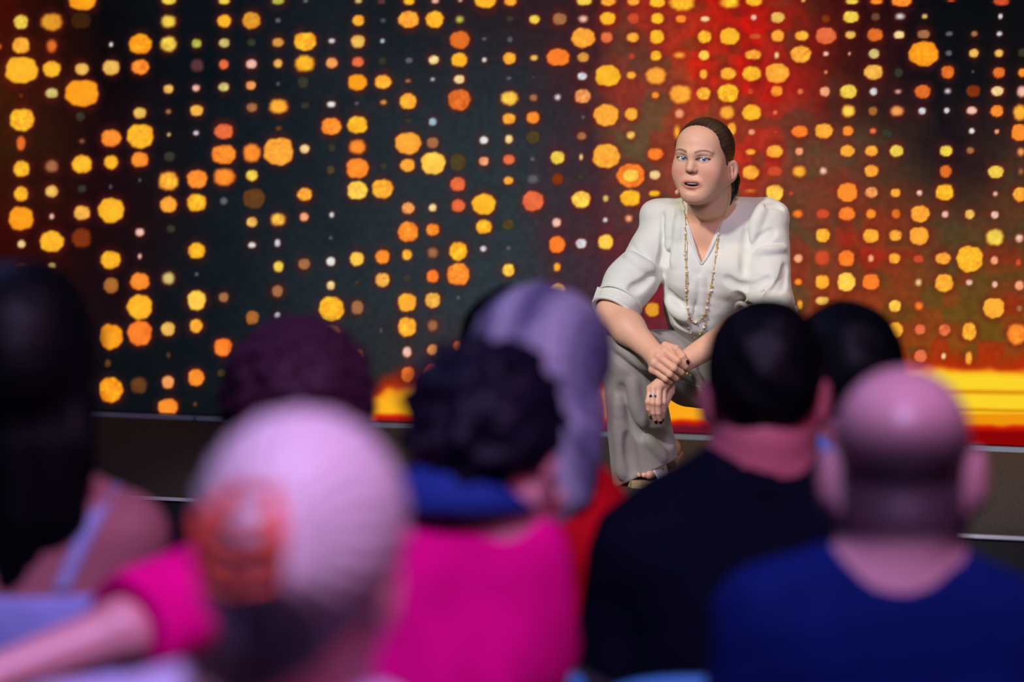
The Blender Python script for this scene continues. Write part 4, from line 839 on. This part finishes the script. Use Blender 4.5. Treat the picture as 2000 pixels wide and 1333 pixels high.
# --- sandals
m_wht = mat('white_leather', (244, 244, 246), .4); m_sole = mat('braided_sole', (176, 150, 112), .7, bump=(180, .8, .003)); m_heel = mat('wood_heel', (92, 48, 24), .45, vary=(20, .8, 1.2))
def sandal(ft, side, tag_=None):
    an, heel, ball, toe = ft
    s = empty('sandal', (0, 0, 0), None, None); s.parent = speaker; s.location = Vector(tuple(np.array([heel[0], heel[1], z0]))) - speaker.location
    d = (toe - heel); d[2] = 0; dl = np.linalg.norm(d); d = d / dl
    Vs = []; N = 16
    outline = []
    for i in range(N + 1):
        t = i / N; x = -.03 + (dl + .045) * t; wdt = .030 + .014 * math.sin(min(1, t * 1.15) * math.pi * .62) - .030 * max(0, t - .86) / .14
        zb = .056 * max(0, 1 - t / .62) ** 1.1
        outline.append((x, wdt, zb))
    V = []
    for x, wdt, zb in outline:
        for q in (-1, 1):
            for zz in (0.0, .020): V.append(heel * np.array([1, 1, 0]) + d * x + side * wdt * q + np.array([0, 0, z0 + zb + zz]))
    Fs = []
    for i in range(N):
        o = i * 4; Fs += [(o, o + 2, o + 6, o + 4), (o + 1, o + 5, o + 7, o + 3), (o, o + 4, o + 5, o + 1), (o + 2, o + 3, o + 7, o + 6)]
    Fs += [(0, 1, 3, 2), (N * 4, N * 4 + 2, N * 4 + 3, N * 4 + 1)]
    def mk(name, V, Fs, m, smooth=False):
        me = meshobj(name, V, Fs, m, None, smooth); me.parent = s
        off = np.array(s.location) + np.array(speaker.location)
        for v in me.data.vertices: v.co = Vector(tuple(np.array(v.co) - off))
        return me
    mk('sole', np.array(V), Fs, m_sole)
    hb = MB(); hc_ = heel * np.array([1, 1, 0])
    pts = [hc_ + d * .012 + np.array([0, 0, z0 + .0]), hc_ + d * .004 + np.array([0, 0, z0 + .03]), hc_ - d * .002 + np.array([0, 0, z0 + .060])]
    hb.tube(pts, [.021, .023, .030], 14); mk('heel', np.array(hb.V), hb.F, m_heel, True)
    def band(center, r, wd, nrm, up=.0):
        b = MB(); nrm = nrm / np.linalg.norm(nrm); a = side; u = np.cross(nrm, a); u = u if u[2] > 0 else -u
        V = []; K = 14
        for i in range(K + 1):
            th = math.pi * (-.05 + 1.10 * i / K)
            for q in (-1, 1):
                for rr in (0, .003): V.append(center + a * math.cos(th) * (r[0] + rr) + u * math.sin(th) * (r[1] + rr) + nrm * wd * q / 2)
        F2 = []
        for i in range(K):
            o = i * 4; F2 += [(o, o + 2, o + 6, o + 4), (o + 1, o + 5, o + 7, o + 3), (o, o + 4, o + 5, o + 1), (o + 2, o + 3, o + 7, o + 6)]
        mk('strap', np.array(V), F2, m_wht)
    fz = np.array([0, 0, z0])
    c1 = hc_ + d * (dl * .84) + np.array([0, 0, z0 + .022]); c2 = hc_ + d * (dl * .66) + np.array([0, 0, z0 + .034])
    band(c1, (.049, .052), .038, d + np.array([0, 0, -.25])); band(c2, (.046, .062), .034, d + np.array([0, 0, -.55]))
    # ankle strap
    rb_ = ring(an + np.array([0, 0, .005]), np.array([0, 0, 1.0]), .041, 0); V = []
    for p in rb_:
        o_ = p - an; o_[2] = 0; o_ /= np.linalg.norm(o_)
        for zz in (-.008, .008):
            V.append(p + np.array([0, 0, zz])); V.append(p + o_ * .003 + np.array([0, 0, zz]))
    F2 = []; n = len(rb_)
    for i in range(n):
        o = i * 4; j = ((i + 1) % n) * 4; F2 += [(o + 1, j + 1, j + 3, o + 3), (o, o + 2, j + 2, j), (o, j, j + 1, o + 1), (o + 2, o + 3, j + 3, j + 2)]
    mk('ankle_strap', np.array(V), F2, m_wht)
    return s
sandal(ftR, sdR); sandal(ftL, sdL)

# --- things worn: necklace, ring, bracelet, headset microphone
m_gold = mat('gold_chain', (228, 192, 122), .4, metal=.6); m_pearl = mat('pearl', (236, 230, 216), .2, coat=.5)
nk = empty('necklace', hit(blouse, 1365, 620, 9.9, 10.9), 'long double gold bead necklace with small pearls hanging over the cream blouse', 'necklace')
def lay(px, node=blouse, push=.004): return hit(node, px[0], px[1], 9.9, 10.9) - ray(*px) * push
both = Grp([('add', blouse, 0), ('add', body, 0)])
sA = bez([(1333, 392), (1337, 415), (1339, 440), (1338, 470), (1338, 500), (1340, 530), (1339, 560), (1341, 590), (1344, 612), (1351, 626), (1359, 631), (1368, 626), (1378, 610), (1384, 580), (1391, 545), (1396, 510), (1400, 480), (1404, 455), (1409, 436), (1416, 418), (1422, 398), (1424, 375)], 90)
sB = bez([(1338, 445), (1342, 480), (1341, 515), (1343, 550), (1341, 585), (1345, 615), (1344, 635), (1348, 652), (1357, 660), (1366, 655), (1374, 643), (1378, 625), (1381, 600), (1389, 565), (1393, 530), (1400, 495), (1402, 465)], 74)
def lay2(p): return lay(p, both, .0035)
pa_, pb_ = [lay2(p) for p in sA], [lay2(p) for p in sB]
mb = MB(); mb.tube(pa_, .0009, 6); mb.tube(pb_, .0008, 6); mb.build('chain', m_gold, nk)
rs2 = np.random.RandomState(3)
for i, p in enumerate(pa_ + pb_):
    if i % 2 == 0: MB().ball(p + rs2.normal(size=3) * .0008, .0016 + .0022 * rs2.rand(), 7, 5).build('bead', m_gold, nk)
pearl0 = None
for p in [(1338, 456), (1337, 497), (1341, 531), (1340, 568), (1343, 602), (1359, 630), (1381, 602), (1389, 568), (1393, 531), (1399, 498), (1403, 457), (1346, 640), (1375, 640)]:
    MB().ball(lay2(p), .0044, 10, 8).build('pearl', m_pearl, nk)
m_silver = mat('silver', (200, 200, 205), .15, metal=1.0)
f = hlF[2]; rc = f[0] + (f[1] - f[0]) * .62; fd = f[1] - f[0]
o = MB().tube(ring(rc, fd, .0102, 0), .0016, 8, True).tube(ring(rc + fd / np.linalg.norm(fd) * .002, fd, .0101, 0), .0016, 8, True).tube(ring(rc - fd / np.linalg.norm(fd) * .002, fd, .0101, 0), .0016, 8, True).build('finger_ring', m_silver)
tag(o, 'polished silver ring on the hanging left hand of the squatting speaker', 'ring')
bc = wL + (wl2 - wL) * .35; bd = wl2 - wL
br = empty('bracelet', bc, 'thin gold bracelet on the wrist the speaker is holding', 'bracelet')
br_dir = (wL - eL); rg = ring(Q(1331, 722, -.250), np.array([-.55, 0, -.8]), .0290, 0)
MB().tube(rg, .0014, 6, True).build('band', m_gold, br)
for i in range(0, 40, 4): MB().ball(rg[i], .0032, 8, 6).build('charm', m_gold, br)
mc = empty('headset_microphone', Q(1322, 376, -.26), 'small beige headset microphone at the corner of the speaker mouth', 'microphone')
m_beige = mat('beige_foam', (214, 168, 132), .8)
mcp = toW((-.040, -.083, -.080)); 
mhit = hit(body, 1326, 372, 9.9, 10.9); mpos = Q(1322, 376, 0) ; dmn = mhit[1] - .012; mpos = at(1322, 376, dmn)
MB().ball(mpos, (.0058, .0058, .0070), 12, 10).build('foam_tip', m_beige, mc)
bo = [mpos] + [toW(p) for p in ((-.052, -.050, -.074), (-.070, -.020, -.060), (-.080, .0, -.040), (-.084, .016, .004), (-.082, .034, -.004))]
MB().tube(bo, .0011, 6).build('boom', m_beige, mc)
# ------------------------------------------------------------------ the audience, seated with their backs to the camera
def audience(px, py, depth, label, yaw=0, pitch=0, roll=0, hs=1.0, neck=None, base=None, shL=None, shR=None, lean=0.0, skin=(214, 150, 140), hair='short', hair_col=(30, 24, 24),
             shirt=(20, 24, 40), shirt_name='shirt', neck_r=.060, sw=.19, sleeve='short', elL=None, elR=None, wrL=None, wrR=None, cut=.075, scol=None, hairthick=.014, bodyw=1.0, strap=False, h=.0085, legs=True, arms_in=False, hair_rough=.5, ears=True, nape=-.086, hl=.30, slv_=.62, arm_r=.050):
    """px, py: middle of the head; depth: metres from the camera. Returns the thing and its head frame."""
    H = at(px, py, depth)
    R = rotm(rz=math.radians(180 + yaw)) @ rotm(rx=math.radians(pitch)) @ rotm(ry=math.radians(roll))
    def pt(v, dflt):
        if v is None: return dflt
        return at(v[0], v[1], depth + (v[2] if len(v) > 2 else 0))
    fwd = np.array([-math.sin(math.radians(yaw)) * -1 * -1, math.cos(math.radians(yaw)), 0]); lat = np.array([math.cos(math.radians(yaw)), math.sin(math.radians(yaw)), 0])
    B = pt(base, H + np.array([0, -.03, -.215]))
    L_, R2 = pt(shL, B - lat * sw + np.array([0, 0, -.055])), pt(shR, B + lat * sw + np.array([0, 0, -.055]))
    M = (L_ + R2) / 2
    hip = np.array([M[0], depth - .02, .575]); 
    ops = [('add', Grp([('add', Ell((q * .083, .014, -.022), (.0075, .019, .032), rotm(rz=q * .45)), .005) for q in (-1, 1)], R=R, t=H, sc=hs), 0), ('add', Grp(head_ops(False, 1.0), R=R, t=H + np.array([0, 0, .0]), sc=hs), 0),
           ('add', Cap(H + R @ np.array([0, .025, -.07]) * hs, B, neck_r, neck_r * .85), .02),
           ('add', Cap(B, L_, neck_r * .8, .055), .04), ('add', Cap(B, R2, neck_r * .8, .055), .04),
           ('add', Ell((M + B) / 2 + np.array([0, .01, -.12]), (.165 * bodyw, .105, .19)), .06),
           ('add', Cap(M + np.array([0, .02, -.25]), hip, .135 * bodyw, .145 * bodyw, ((0, 1, 0), .8)), .06)]
    EL = pt(elL, L_ + np.array([-.045, .05, -.27])); ER = pt(elR, R2 + np.array([.045, .05, -.27]))
    WL = pt(wrL, EL + fwd * .22 + np.array([.10, 0, -.06])); WR = pt(wrR, ER + fwd * .22 + np.array([-.10, 0, -.06]))
    for s, e, q in ((L_, EL, WL), (R2, ER, WR)):
        ops += [('add', Cap(s, e, arm_r, .040), .02), ('add', Cap(e, q, .040, .027), .015)]
        d = (q - e) / np.linalg.norm(q - e); a = np.cross(d, [0, 0, 1.0]); a /= np.linalg.norm(a)
        ops += [('add', Cap(q, q + d * .07, .026, .026, (np.cross(a, d), .6)), .01)]
        for i in range(4): ops += [('add', Cap(q + d * .06 + a * (i - 1.5) * .019, q + d * .145 + a * (i - 1.5) * .020 + np.array([0, 0, -.02]), .010, .008), .004)]
        ops += [('add', Cap(q + d * .02 + a * .03, q + d * .085 + a * .052, .011, .009), .006)]
    kn = [hip + fwd * .40 + lat * s * .12 + np.array([0, 0, -.02]) for s in (-1, 1)]
    for i, s in enumerate((-1, 1)):
        hp = hip + lat * s * .085; an = kn[i] * np.array([1, 1, 0]) + np.array([0, 0, .09]) + fwd * .03
        ops += [('add', Cap(hp, kn[i], .085, .060), .03), ('add', Cap(kn[i], an, .056, .036), .02), ('add', Cap(an + np.array([0, 0, -.045]), an + fwd * .15 + np.array([0, 0, -.055]), .038, .030), .02)]
    body_ = Grp(ops)
    V, Fq = grow(body_, h, [(H - .16, H + .16, .005)])
    Lc = ((V - H) @ R) / hs; near = (np.abs(Lc) < .15).all(1)
    tint = np.tile(lin(skin), (len(V), 1)); tint[near] = head_tint(Lc[near], skin, False)
    if hair == 'bald':
        x, y, z = Lc.T; t = sstep(.072, -.002, z) * sstep(-.100, -.078, z) * sstep(-.035, -.005, y) * (np.abs(x) < .080) * near
        t = t * np.where((np.abs(x) > .066) & (np.abs(y - .01) < .026) & (z < .012) & (z > -.06), .15, 1)
        tint = tint * (1 - .94 * t[:, None]) + lin(hair_col) * .94 * t[:, None]
    th = empty('person', (M[0], depth, 0.0), label, 'person')
    nm = 'skin_%d' % int(px)
    meshobj('body', V, Fq, mat('skin', skin, .40, attr='tint', spec=.5), th, colors=tint)
    # clothes: the trunk grown outwards, cut open at the neck and the sleeve ends
    e = .012
    so = [('add', Cap(M + np.array([0, .0, .0]) + (L_ - M) * .98, M + (R2 - M) * .98, .055 + e, .055 + e), 0),
          ('add', Cap(B, L_, neck_r * .8 + e, .055 + e), .04), ('add', Cap(B, R2, neck_r * .8 + e, .055 + e), .04),
          ('add', Ell((M + B) / 2 + np.array([0, .01, -.12]), (.165 * bodyw + e, .105 + e, .19 + e)), .06),
          ('add', Cap(M + np.array([0, .02, -.25]), hip + np.array([0, 0, -.03]), .135 * bodyw + e, .150 * bodyw + e, ((0, 1, 0), .82)), .06)]
    slv = {'none': 0.0, 'short': slv_, 'long': 1.0}[sleeve]
    if slv:
        for s, e_, q in ((L_, EL, WL), (R2, ER, WR)):
            n = (e_ - s) / np.linalg.norm(e_ - s)
            if sleeve == 'short': so += [('add', Grp([('add', Cap(s, e_, arm_r + .010 + e * .6, arm_r + .004 + e), 0), ('int', Half(n, s + (e_ - s) * slv), .003)]), .02)]
            else: so += [('add', Cap(s, e_, .058 + e, .048 + e), .02), ('add', Grp([('add', Cap(e_, q, .048 + e, .034 + e * .5), 0), ('int', Half(q - e_, e_ + (q - e_) * .93), .003)]), .02)]
    so += [('disp', Fn(lambda P: wob(P, 32, int(px), .003) + wob(P, 70, int(px) + 1, .0012)), 0)]
    nk_ = (B - H) / np.linalg.norm(B - H)
    if strap:
        zt = B[2] - .105
        so += [('int', Half((0, -.12, 1), (M[0], depth, zt)), .006)]
    else:
        so += [('sub', Cap(H + R @ np.array([0, .025, -.07]), B - nk_ * .055, neck_r * 1.14, neck_r * 1.0 + .008), .006)]
        if cut: so += [('sub', Ell(B + np.array([0, -.03, .045]), (cut * 1.25, .10, .042)), .008)]
    sh = Grp(so); Vs, Fs = grow(sh, h)
    so_ = meshobj(shirt_name, Vs, Fs, mat(shirt_name + '_cloth', shirt, .85, bump=(180, .2, .002), spec=.1, vary=(9, .85, 1.15)), th)
    if legs:
        lo_ = [('add', Cap(hip + np.array([0, .0, -.01]) - lat * .07, hip + lat * .07 + np.array([0, 0, -.01]), .155, .155), 0)]
        for i, s in enumerate((-1, 1)):
            hp = hip + lat * s * .085; an = kn[i] * np.array([1, 1, 0]) + np.array([0, 0, .12]) + fwd * .03
            lo_ += [('add', Cap(hp, kn[i], .102, .076), .03), ('add', Cap(kn[i], an, .074, .060), .02)]
        Vl, Fl = grow(Grp(lo_), .014); meshobj('trousers', Vl, Fl, mat('dark_trouser_cloth', (26, 26, 34), .85), th)
        for i in (0, 1):
            an = kn[i] * np.array([1, 1, 0]) + fwd * .03
            Vf, Ff = grow(Grp([('add', Cap(an + np.array([0, 0, .05]), an + fwd * .16 + np.array([0, 0, .042]), .047, .040), 0), ('int', Half((0, 0, -1), (0, 0, .004)), .002)]), .009)
            meshobj('shoe', Vf, Ff, mat('shoe_leather', (18, 16, 16), .4), th)
    # hair
    if hair != 'bald':
        T = hairthick
        ho = [('add', Ell((0, .014, .032), (.0745 + T, .094 + T, .084 + T)), 0), ('add', Ell((0, .050, -.005), (.062 + T * .7, .056 + T, .066)), .03),
              ('int', Fn(lambda P: -((P[:, 1] + .020) * .84 + P[:, 2] * .54 - .004)), .010)]
        if hair in ('short',):
            ho += [('int', Half((0, -.45, -.9), (0, .06, nape)), .012)]
            if ears: ho += [('sub', Ell((.084, .004, -.026), (.028, .028, .040)), .006), ('sub', Ell((-.084, .004, -.026), (.028, .028, .040)), .006)]
            ho += [('disp', Fn(lambda P: wob(P, 110, int(px), .002)), 0)]
        elif hair == 'curly':
            ho += [('int', Half((0, -.5, -.86), (0, .07, -.070)), .015), ('disp', Fn(lambda P: wob(P, 120, int(px), .006) + wob(P, 210, int(px) + 2, .004)), 0)]
        elif hair == 'long':
            for x_ in (-.062, -.030, 0, .030, .062):
                yy = .050 - abs(x_) * .45
                ho += [('add', chain([(x_ * 1.05, yy + .02, .02), (x_ * 1.20, yy + .030, -hl * .34), (x_ * .95, yy + .022, -hl * .68), (x_ * .55, yy + .020, -hl + abs(x_) * .3)], [.034, .038, .036, .012], ((0, 1, 0), .8)), .02)]
            ho += [('disp', Fn(lambda P: strands(P, (0, .05, .09), 30, .0010, 5) + np.sin(P[:, 0] * 420 + np.sin(P[:, 2] * 20)) * .0012), 0)]
        elif hair == 'updo':
            ho += [('add', Ell((0, .070, -.01), (.052, .050, .075)), .03), ('add', Ell((0, .040, -.075), (.045, .045, .050)), .03),
                   ('add', chain([(.006, .100, -.055), (-.010, .122, -.015), (.006, .126, .030), (.014, .112, .060)], [.020, .026, .026, .012]), .012),
                   ('disp', Fn(lambda P: strands(P, (0, .14, .02), 24, .0012, 5)), 0)]
        hg = Grp([('add', Grp(ho), 0)], R=R, t=H, sc=hs)
        Vh, Fh = grow(hg, .006 if h > .008 else .005)
        Lh = ((Vh - H) @ R) / hs; st = strands(Lh, (0, .14, .02), 40, 1.0, int(px)) * .4
        if hair in ('updo', 'long') and scol is not None:
            base_ = lin(hair_col) * (1 + .35 * np.clip(st, -1.4, 1.4))[:, None]
            t = scol(Lh); hc_ = base_ * (1 - t[0][:, None]) + lin(t[1]) * (1 + .3 * np.clip(st, -1, 1))[:, None] * t[0][:, None]
        else: hc_ = lin(hair_col) * (1 + .5 * np.clip(st, -1.4, 1.4))[:, None]
        meshobj('hair', Vh, Fh, mat('hair_strands', hair_col, hair_rough, attr='tint', bump=(160, .4, .003), spec=.35 if sum(hair_col) > 250 else .14), th, colors=hc_)
    return th, H, R, B, L_, R2, M, hip, sh, body_

m_fab = mat('chair_upholstery', (62, 142, 206), .7, bump=(300, .3, .001)); m_leg = mat('chair_steel', (120, 124, 130), .35, metal=.9)
def make_chair(x, y, label, top=.80, yaw=0):
    c = empty('chair', (x, y, 0), label, 'chair', 'audience chairs')
    def cup(w0, d0, z0_, z1_, curve, t, name):
        V = []; N = 12
        for i in range(N + 1):
            u = -1 + 2 * i / N
            for j in range(7):
                v = j / 6; zz = z0_ + (z1_ - z0_) * v; ww = w0 * (1 - .10 * v ** 3 - .04 * (1 - v) ** 3)
                for k in (0, 1): V.append([x + u * ww / 2, y + d0 - curve * (1 - u * u) - v * .05 - k * t, zz - (.02 * abs(u) ** 4 if j == 6 else 0)])
        idx = lambda i, j, k: (i * 7 + j) * 2 + k
        Fs = []
        for i in range(N):
            for j in range(6):
                Fs += [(idx(i, j, 0), idx(i, j + 1, 0), idx(i + 1, j + 1, 0), idx(i + 1, j, 0)), (idx(i, j, 1), idx(i + 1, j, 1), idx(i + 1, j + 1, 1), idx(i, j + 1, 1))]
            for j in (0, 6): Fs.append((idx(i, j, 0), idx(i + 1, j, 0), idx(i + 1, j, 1), idx(i, j, 1)) if j == 0 else (idx(i, j, 0), idx(i, j, 1), idx(i + 1, j, 1), idx(i + 1, j, 0)))
        for i in (0, N):
            for j in range(6): Fs.append((idx(i, j, 0), idx(i, j, 1), idx(i, j + 1, 1), idx(i, j + 1, 0)) if i == 0 else (idx(i, j, 0), idx(i, j + 1, 0), idx(i, j + 1, 1), idx(i, j, 1)))
        return meshobj(name, np.array(V), Fs, m_fab, c)
    cup(.42, -.22, .52, top, .03, .035, 'backrest')
    sg = Grp([('add', Ell((x, y + .0, .425), (.26, .25, .030)), 0), ('int', Half((1, 0, 0), (x + .205, y, 0)), .02), ('int', Half((-1, 0, 0), (x - .205, y, 0)), .02), ('int', Half((0, 1, 0), (x, y + .21, 0)), .02), ('int', Half((0, -1, 0), (x, y - .21, 0)), .02)])
    Vs, Fs = grow(sg, .010); meshobj('seat', Vs, Fs, m_fab, c)
    for sx in (-1, 1):
        MB().tube([(x + sx * .20, y + .18, .42), (x + sx * .205, y + .22, .012)], .011, 10).build('leg', m_leg, c)
        MB().tube([(x + sx * .20, y - .19, .42), (x + sx * .205, y - .25, .012)], .011, 10).build('leg', m_leg, c)
        MB().tube([(x + sx * .19, y - .17, .42), (x + sx * .19, y - .235, .56)], .010, 10).build('back_support', m_leg, c)
    return c

PINK = (214, 150, 140)
people = []
def person(*a, chair='', cx=0.0, **k):
    r = audience(*a, **k); people.append(r)
    if chair: make_chair(r[6][0] + cx, a[2] + .02, chair, top=.738)
    return r
# right, nearest: the balding man
person(1762, 893, 4.9, 'balding person in a navy t-shirt, seen from behind at the lower right', yaw=-4, pitch=4, hs=1.17, hair='bald', hair_col=(40, 28, 44), skin=(212, 158, 168), shirt=(5, 24, 92), shirt_name='t_shirt',
       base=(1748, 1150, -.02), shL=(1500, 1215, .0), shR=(2020, 1255, .02), neck_r=.074, cut=.045, bodyw=1.12, chair='blue padded chair under the balding person')
# dark haired man in the middle right
person(1494, 752, 5.9, 'person with short black hair in a black-navy shirt, directly in front of the squatting speaker', yaw=-3, pitch=2, hs=1.10, hair='short', hair_col=(9, 8, 14), skin=(206, 112, 124), shirt=(7, 10, 30), shirt_name='shirt',
       base=(1484, 915, -.02), shL=(1238, 1080, 0), shR=(1672, 1062, .02), neck_r=.072, cut=0, bodyw=1.28, hairthick=.008, nape=-.104, cx=-.02, slv_=.85, chair='blue padded chair whose rounded top edge shows behind the black-navy shirt')
# man behind him, to the right
person(1650, 740, 6.9, 'person with black hair mostly hidden between the black-haired and the balding heads', yaw=14, pitch=3, hs=1.06, hair='short', hair_col=(8, 12, 16), skin=(176, 110, 120), shirt=(96, 150, 215), shirt_name='shirt',
       base=(1600, 880, 0), shL=(1440, 925, 0), shR=(1780, 945, 0), hairthick=.018, cut=0, chair='blue padded chair in the row nearest the stage, behind the black-haired head')
# the woman in magenta leaning her head to the right
mg = person(958, 872, 5.0, 'person with dark curly hair in a magenta top with a navy blue collar', yaw=-22, pitch=12, roll=8, hs=1.0, hair='curly', hair_col=(18, 14, 32), skin=(226, 156, 166), shirt=(246, 0, 142), shirt_name='blouse',
       base=(886, 1025, -.03), shL=(560, 1090, .0), shR=(980, 1105, .0), slv_=.97, arm_r=.056, elL=(240, 1235, -.22), wrL=(-40, 1335, -.30), elR=(1036, 1290, .04), wrR=(1024, 1085, .09), neck_r=.060, cut=0, bodyw=1.12, hairthick=.026, chair='blue padded chair under the person in magenta')
mgH, mgR, mgB = mg[1], mg[2], mg[3]
cc = mgB + np.array([.004, 0, .036])
rg0, rg1, rg2 = ring(cc + np.array([.010, 0, .038]), np.array([0, .25, 1.0]), .066, 0), ring(cc + np.array([.004, 0, .008]), np.array([0, .2, 1.0]), .076, 0), ring(cc + np.array([0, 0, -.022]), np.array([0, .1, 1.0]), .098, 0)
V = np.array(rg0 + rg1 + rg2); n = 40
Fs = [(i + k * n, (i + 1) % n + k * n, (i + 1) % n + (k + 1) * n, i + (k + 1) * n) for k in (0, 1) for i in range(n)]
co = meshobj('collar', V, Fs, mat('blue_knit', (12, 46, 140), .85), mg[0]); co['label'] = 'navy blue standing collar'
sm_ = co.modifiers.new('thick', 'SOLIDIFY'); sm_.thickness = .012
# grey haired woman behind
def greyhair(L): return np.clip(.5 + .5 * np.sin(L[:, 0] * 90 + 1), 0, 1) * .6, (205, 203, 222)
person(1066, 748, 6.0, 'person with long silver-grey hair and a red top, beyond the curly dark head', yaw=-28, pitch=6, roll=4, hs=1.12, hair='long', hair_col=(96, 96, 128), scol=greyhair, skin=(216, 156, 172), shirt=(200, 8, 26), shirt_name='top',
       base=(1085, 945, 0), shL=(955, 1060, .04), shR=(1160, 1060, -.04), elR=(1150, 1290, -.03), cx=-.13, neck_r=.052, cut=0, sleeve='none', hairthick=.024, bodyw=.95, hair_rough=.35, hl=.22, chair='blue padded chair under the person with silver-grey hair')
# black haired head beyond her
person(1006, 712, 7.0, 'person with black hair and a light blue top, only the crown shows above silver-grey hair', yaw=-10, pitch=4, hs=1.04, hair='short', hair_col=(8, 7, 12), skin=(190, 130, 140), shirt=(80, 132, 210), shirt_name='top',
       base=(996, 885, 0), shL=(880, 975, 0), shR=(1112, 965, 0), hairthick=.022, cut=0, bodyw=.9, chair='blue padded chair in the row nearest the stage, behind the silver-grey hair')
# dark purple-brown curly hair behind the blonde head
person(580, 825, 5.9, 'person with dark plum-brown wavy hair behind the pale blonde head', yaw=8, pitch=4, hs=1.06, hair='curly', hair_col=(64, 30, 52), skin=(190, 120, 140), shirt=(30, 22, 44), shirt_name='top',
       base=(575, 985, 0), shL=(435, 1045, 0), shR=(715, 1045, 0), hairthick=.036, bodyw=.9, cx=-.10, chair='blue padded chair under the person with plum-brown hair')
# blonde head with a claw clip, nearest
def roots(L):
    t = sstep(-.005, -.075, L[:, 2]) * .85 * sstep(.0, .05, L[:, 1]) + .5 * np.exp(-((L[:, 0] - .03) / .012) ** 2) * (L[:, 2] < .02) * (L[:, 1] > .03)
    return np.clip(t, 0, 1), (84, 50, 60)
bl = person(592, 1092, 3.6, 'person with pinned up pale blonde hair in front of the magenta top', yaw=-14, pitch=6, roll=-3, hs=1.04, hair='updo', hair_col=(214, 190, 200), scol=roots, skin=(238, 172, 180), shirt=(206, 180, 224), shirt_name='top',
       base=(500, 1410, -.02), shL=(130, 1500, -.02), shR=(880, 1570, .02), neck_r=.060, cut=.05, hairthick=.020, h=.007, hair_rough=.4, chair='blue padded chair under the person with pinned up blonde hair')
blH, blR = bl[1], bl[2]
def bw(p): return ((np.asarray(p, float) + np.array([0, .004, .030])) * 1.04) @ blR.T + blH
clip = empty('hair_claw_clip', bw((0, .14, -.01)), 'orange-red claw clip holding up the pale blonde hair', 'hair clip')
m_clip = mat('tortoise_orange', (232, 78, 48), .3, coat=.3, vary=(40, .6, 1.3))
for s in (-1, 1):
    g = MB(); g.tube([bw((.010 + s * .020, .128, .028)), bw((.014 + s * .034, .150, .0)), bw((.010 + s * .032, .146, -.040)), bw((.004 + s * .016, .128, -.062))], [.006, .010, .009, .005], 8)
    jaw = g.build('jaw', m_clip, clip)
    for i in range(4):
        z_ = .012 - i * .020
        MB().tube([bw((.012 + s * .033, .150, z_)), bw((.010 + s * .012, .163, z_ - .006)), bw((.006 - s * .002, .154, z_ - .010))], [.0045, .0040, .0022], 6).build('tooth', m_clip, jaw)
MB().tube([bw((-.012, .128, .032)), bw((.030, .128, .032))], .006, 8).build('spring', m_clip, clip)
# blue edge of her top at the nape
rg0 = ring(bl[3] + np.array([0, -.01, .018]), np.array([0, 0, 1.0]), .094, 0)
nb = MB().tube(rg0, .012, 8, True).build('neck_band', mat('blue_band', (40, 50, 170), .8), bl[0]); nb['label'] = 'blue neck band'
# left: woman with long black hair and bare shoulders
lw = person(50, 722, 5.2, 'person with long black hair and bare shoulders in a pale blue strappy top', yaw=-10, pitch=3, hs=1.06, hair='long', hair_col=(6, 6, 10), skin=(160, 98, 104), shirt=(150, 158, 224), shirt_name='camisole',
       base=(64, 985, -.01), shL=(-150, 1045, 0), shR=(248, 1045, .02), elR=(285, 1400, .14), neck_r=.056, sleeve='none', hairthick=.026, bodyw=1.0, strap=True, hl=.27, chair='blue padded chair under the person with bare shoulders')
lwb = lw[9]
m_st = mat('strap_cloth', (150, 152, 206), .7)
for pts in ([(222, 948), (190, 1000), (160, 1060), (134, 1120), (120, 1150)], [(-60, 960), (-50, 1030), (-40, 1100), (-35, 1150)]):
    W = [hit(lwb, x, y, 4.6, 5.9) - ray(x, y) * .001 for x, y in pts]
    V = []
    for p in W:
        for q in (-1, 1): V += [p + np.array([q * .011, -.004, 0]), p + np.array([q * .011, .005, 0])]
    Fs = []
    for i in range(len(W) - 1):
        o = i * 4; Fs += [(o, o + 2, o + 6, o + 4), (o + 1, o + 5, o + 7, o + 3), (o, o + 4, o + 5, o + 1), (o + 2, o + 3, o + 7, o + 6)]
    meshobj('shoulder_strap', np.array(V), Fs, m_st, lw[0])
rg0 = None
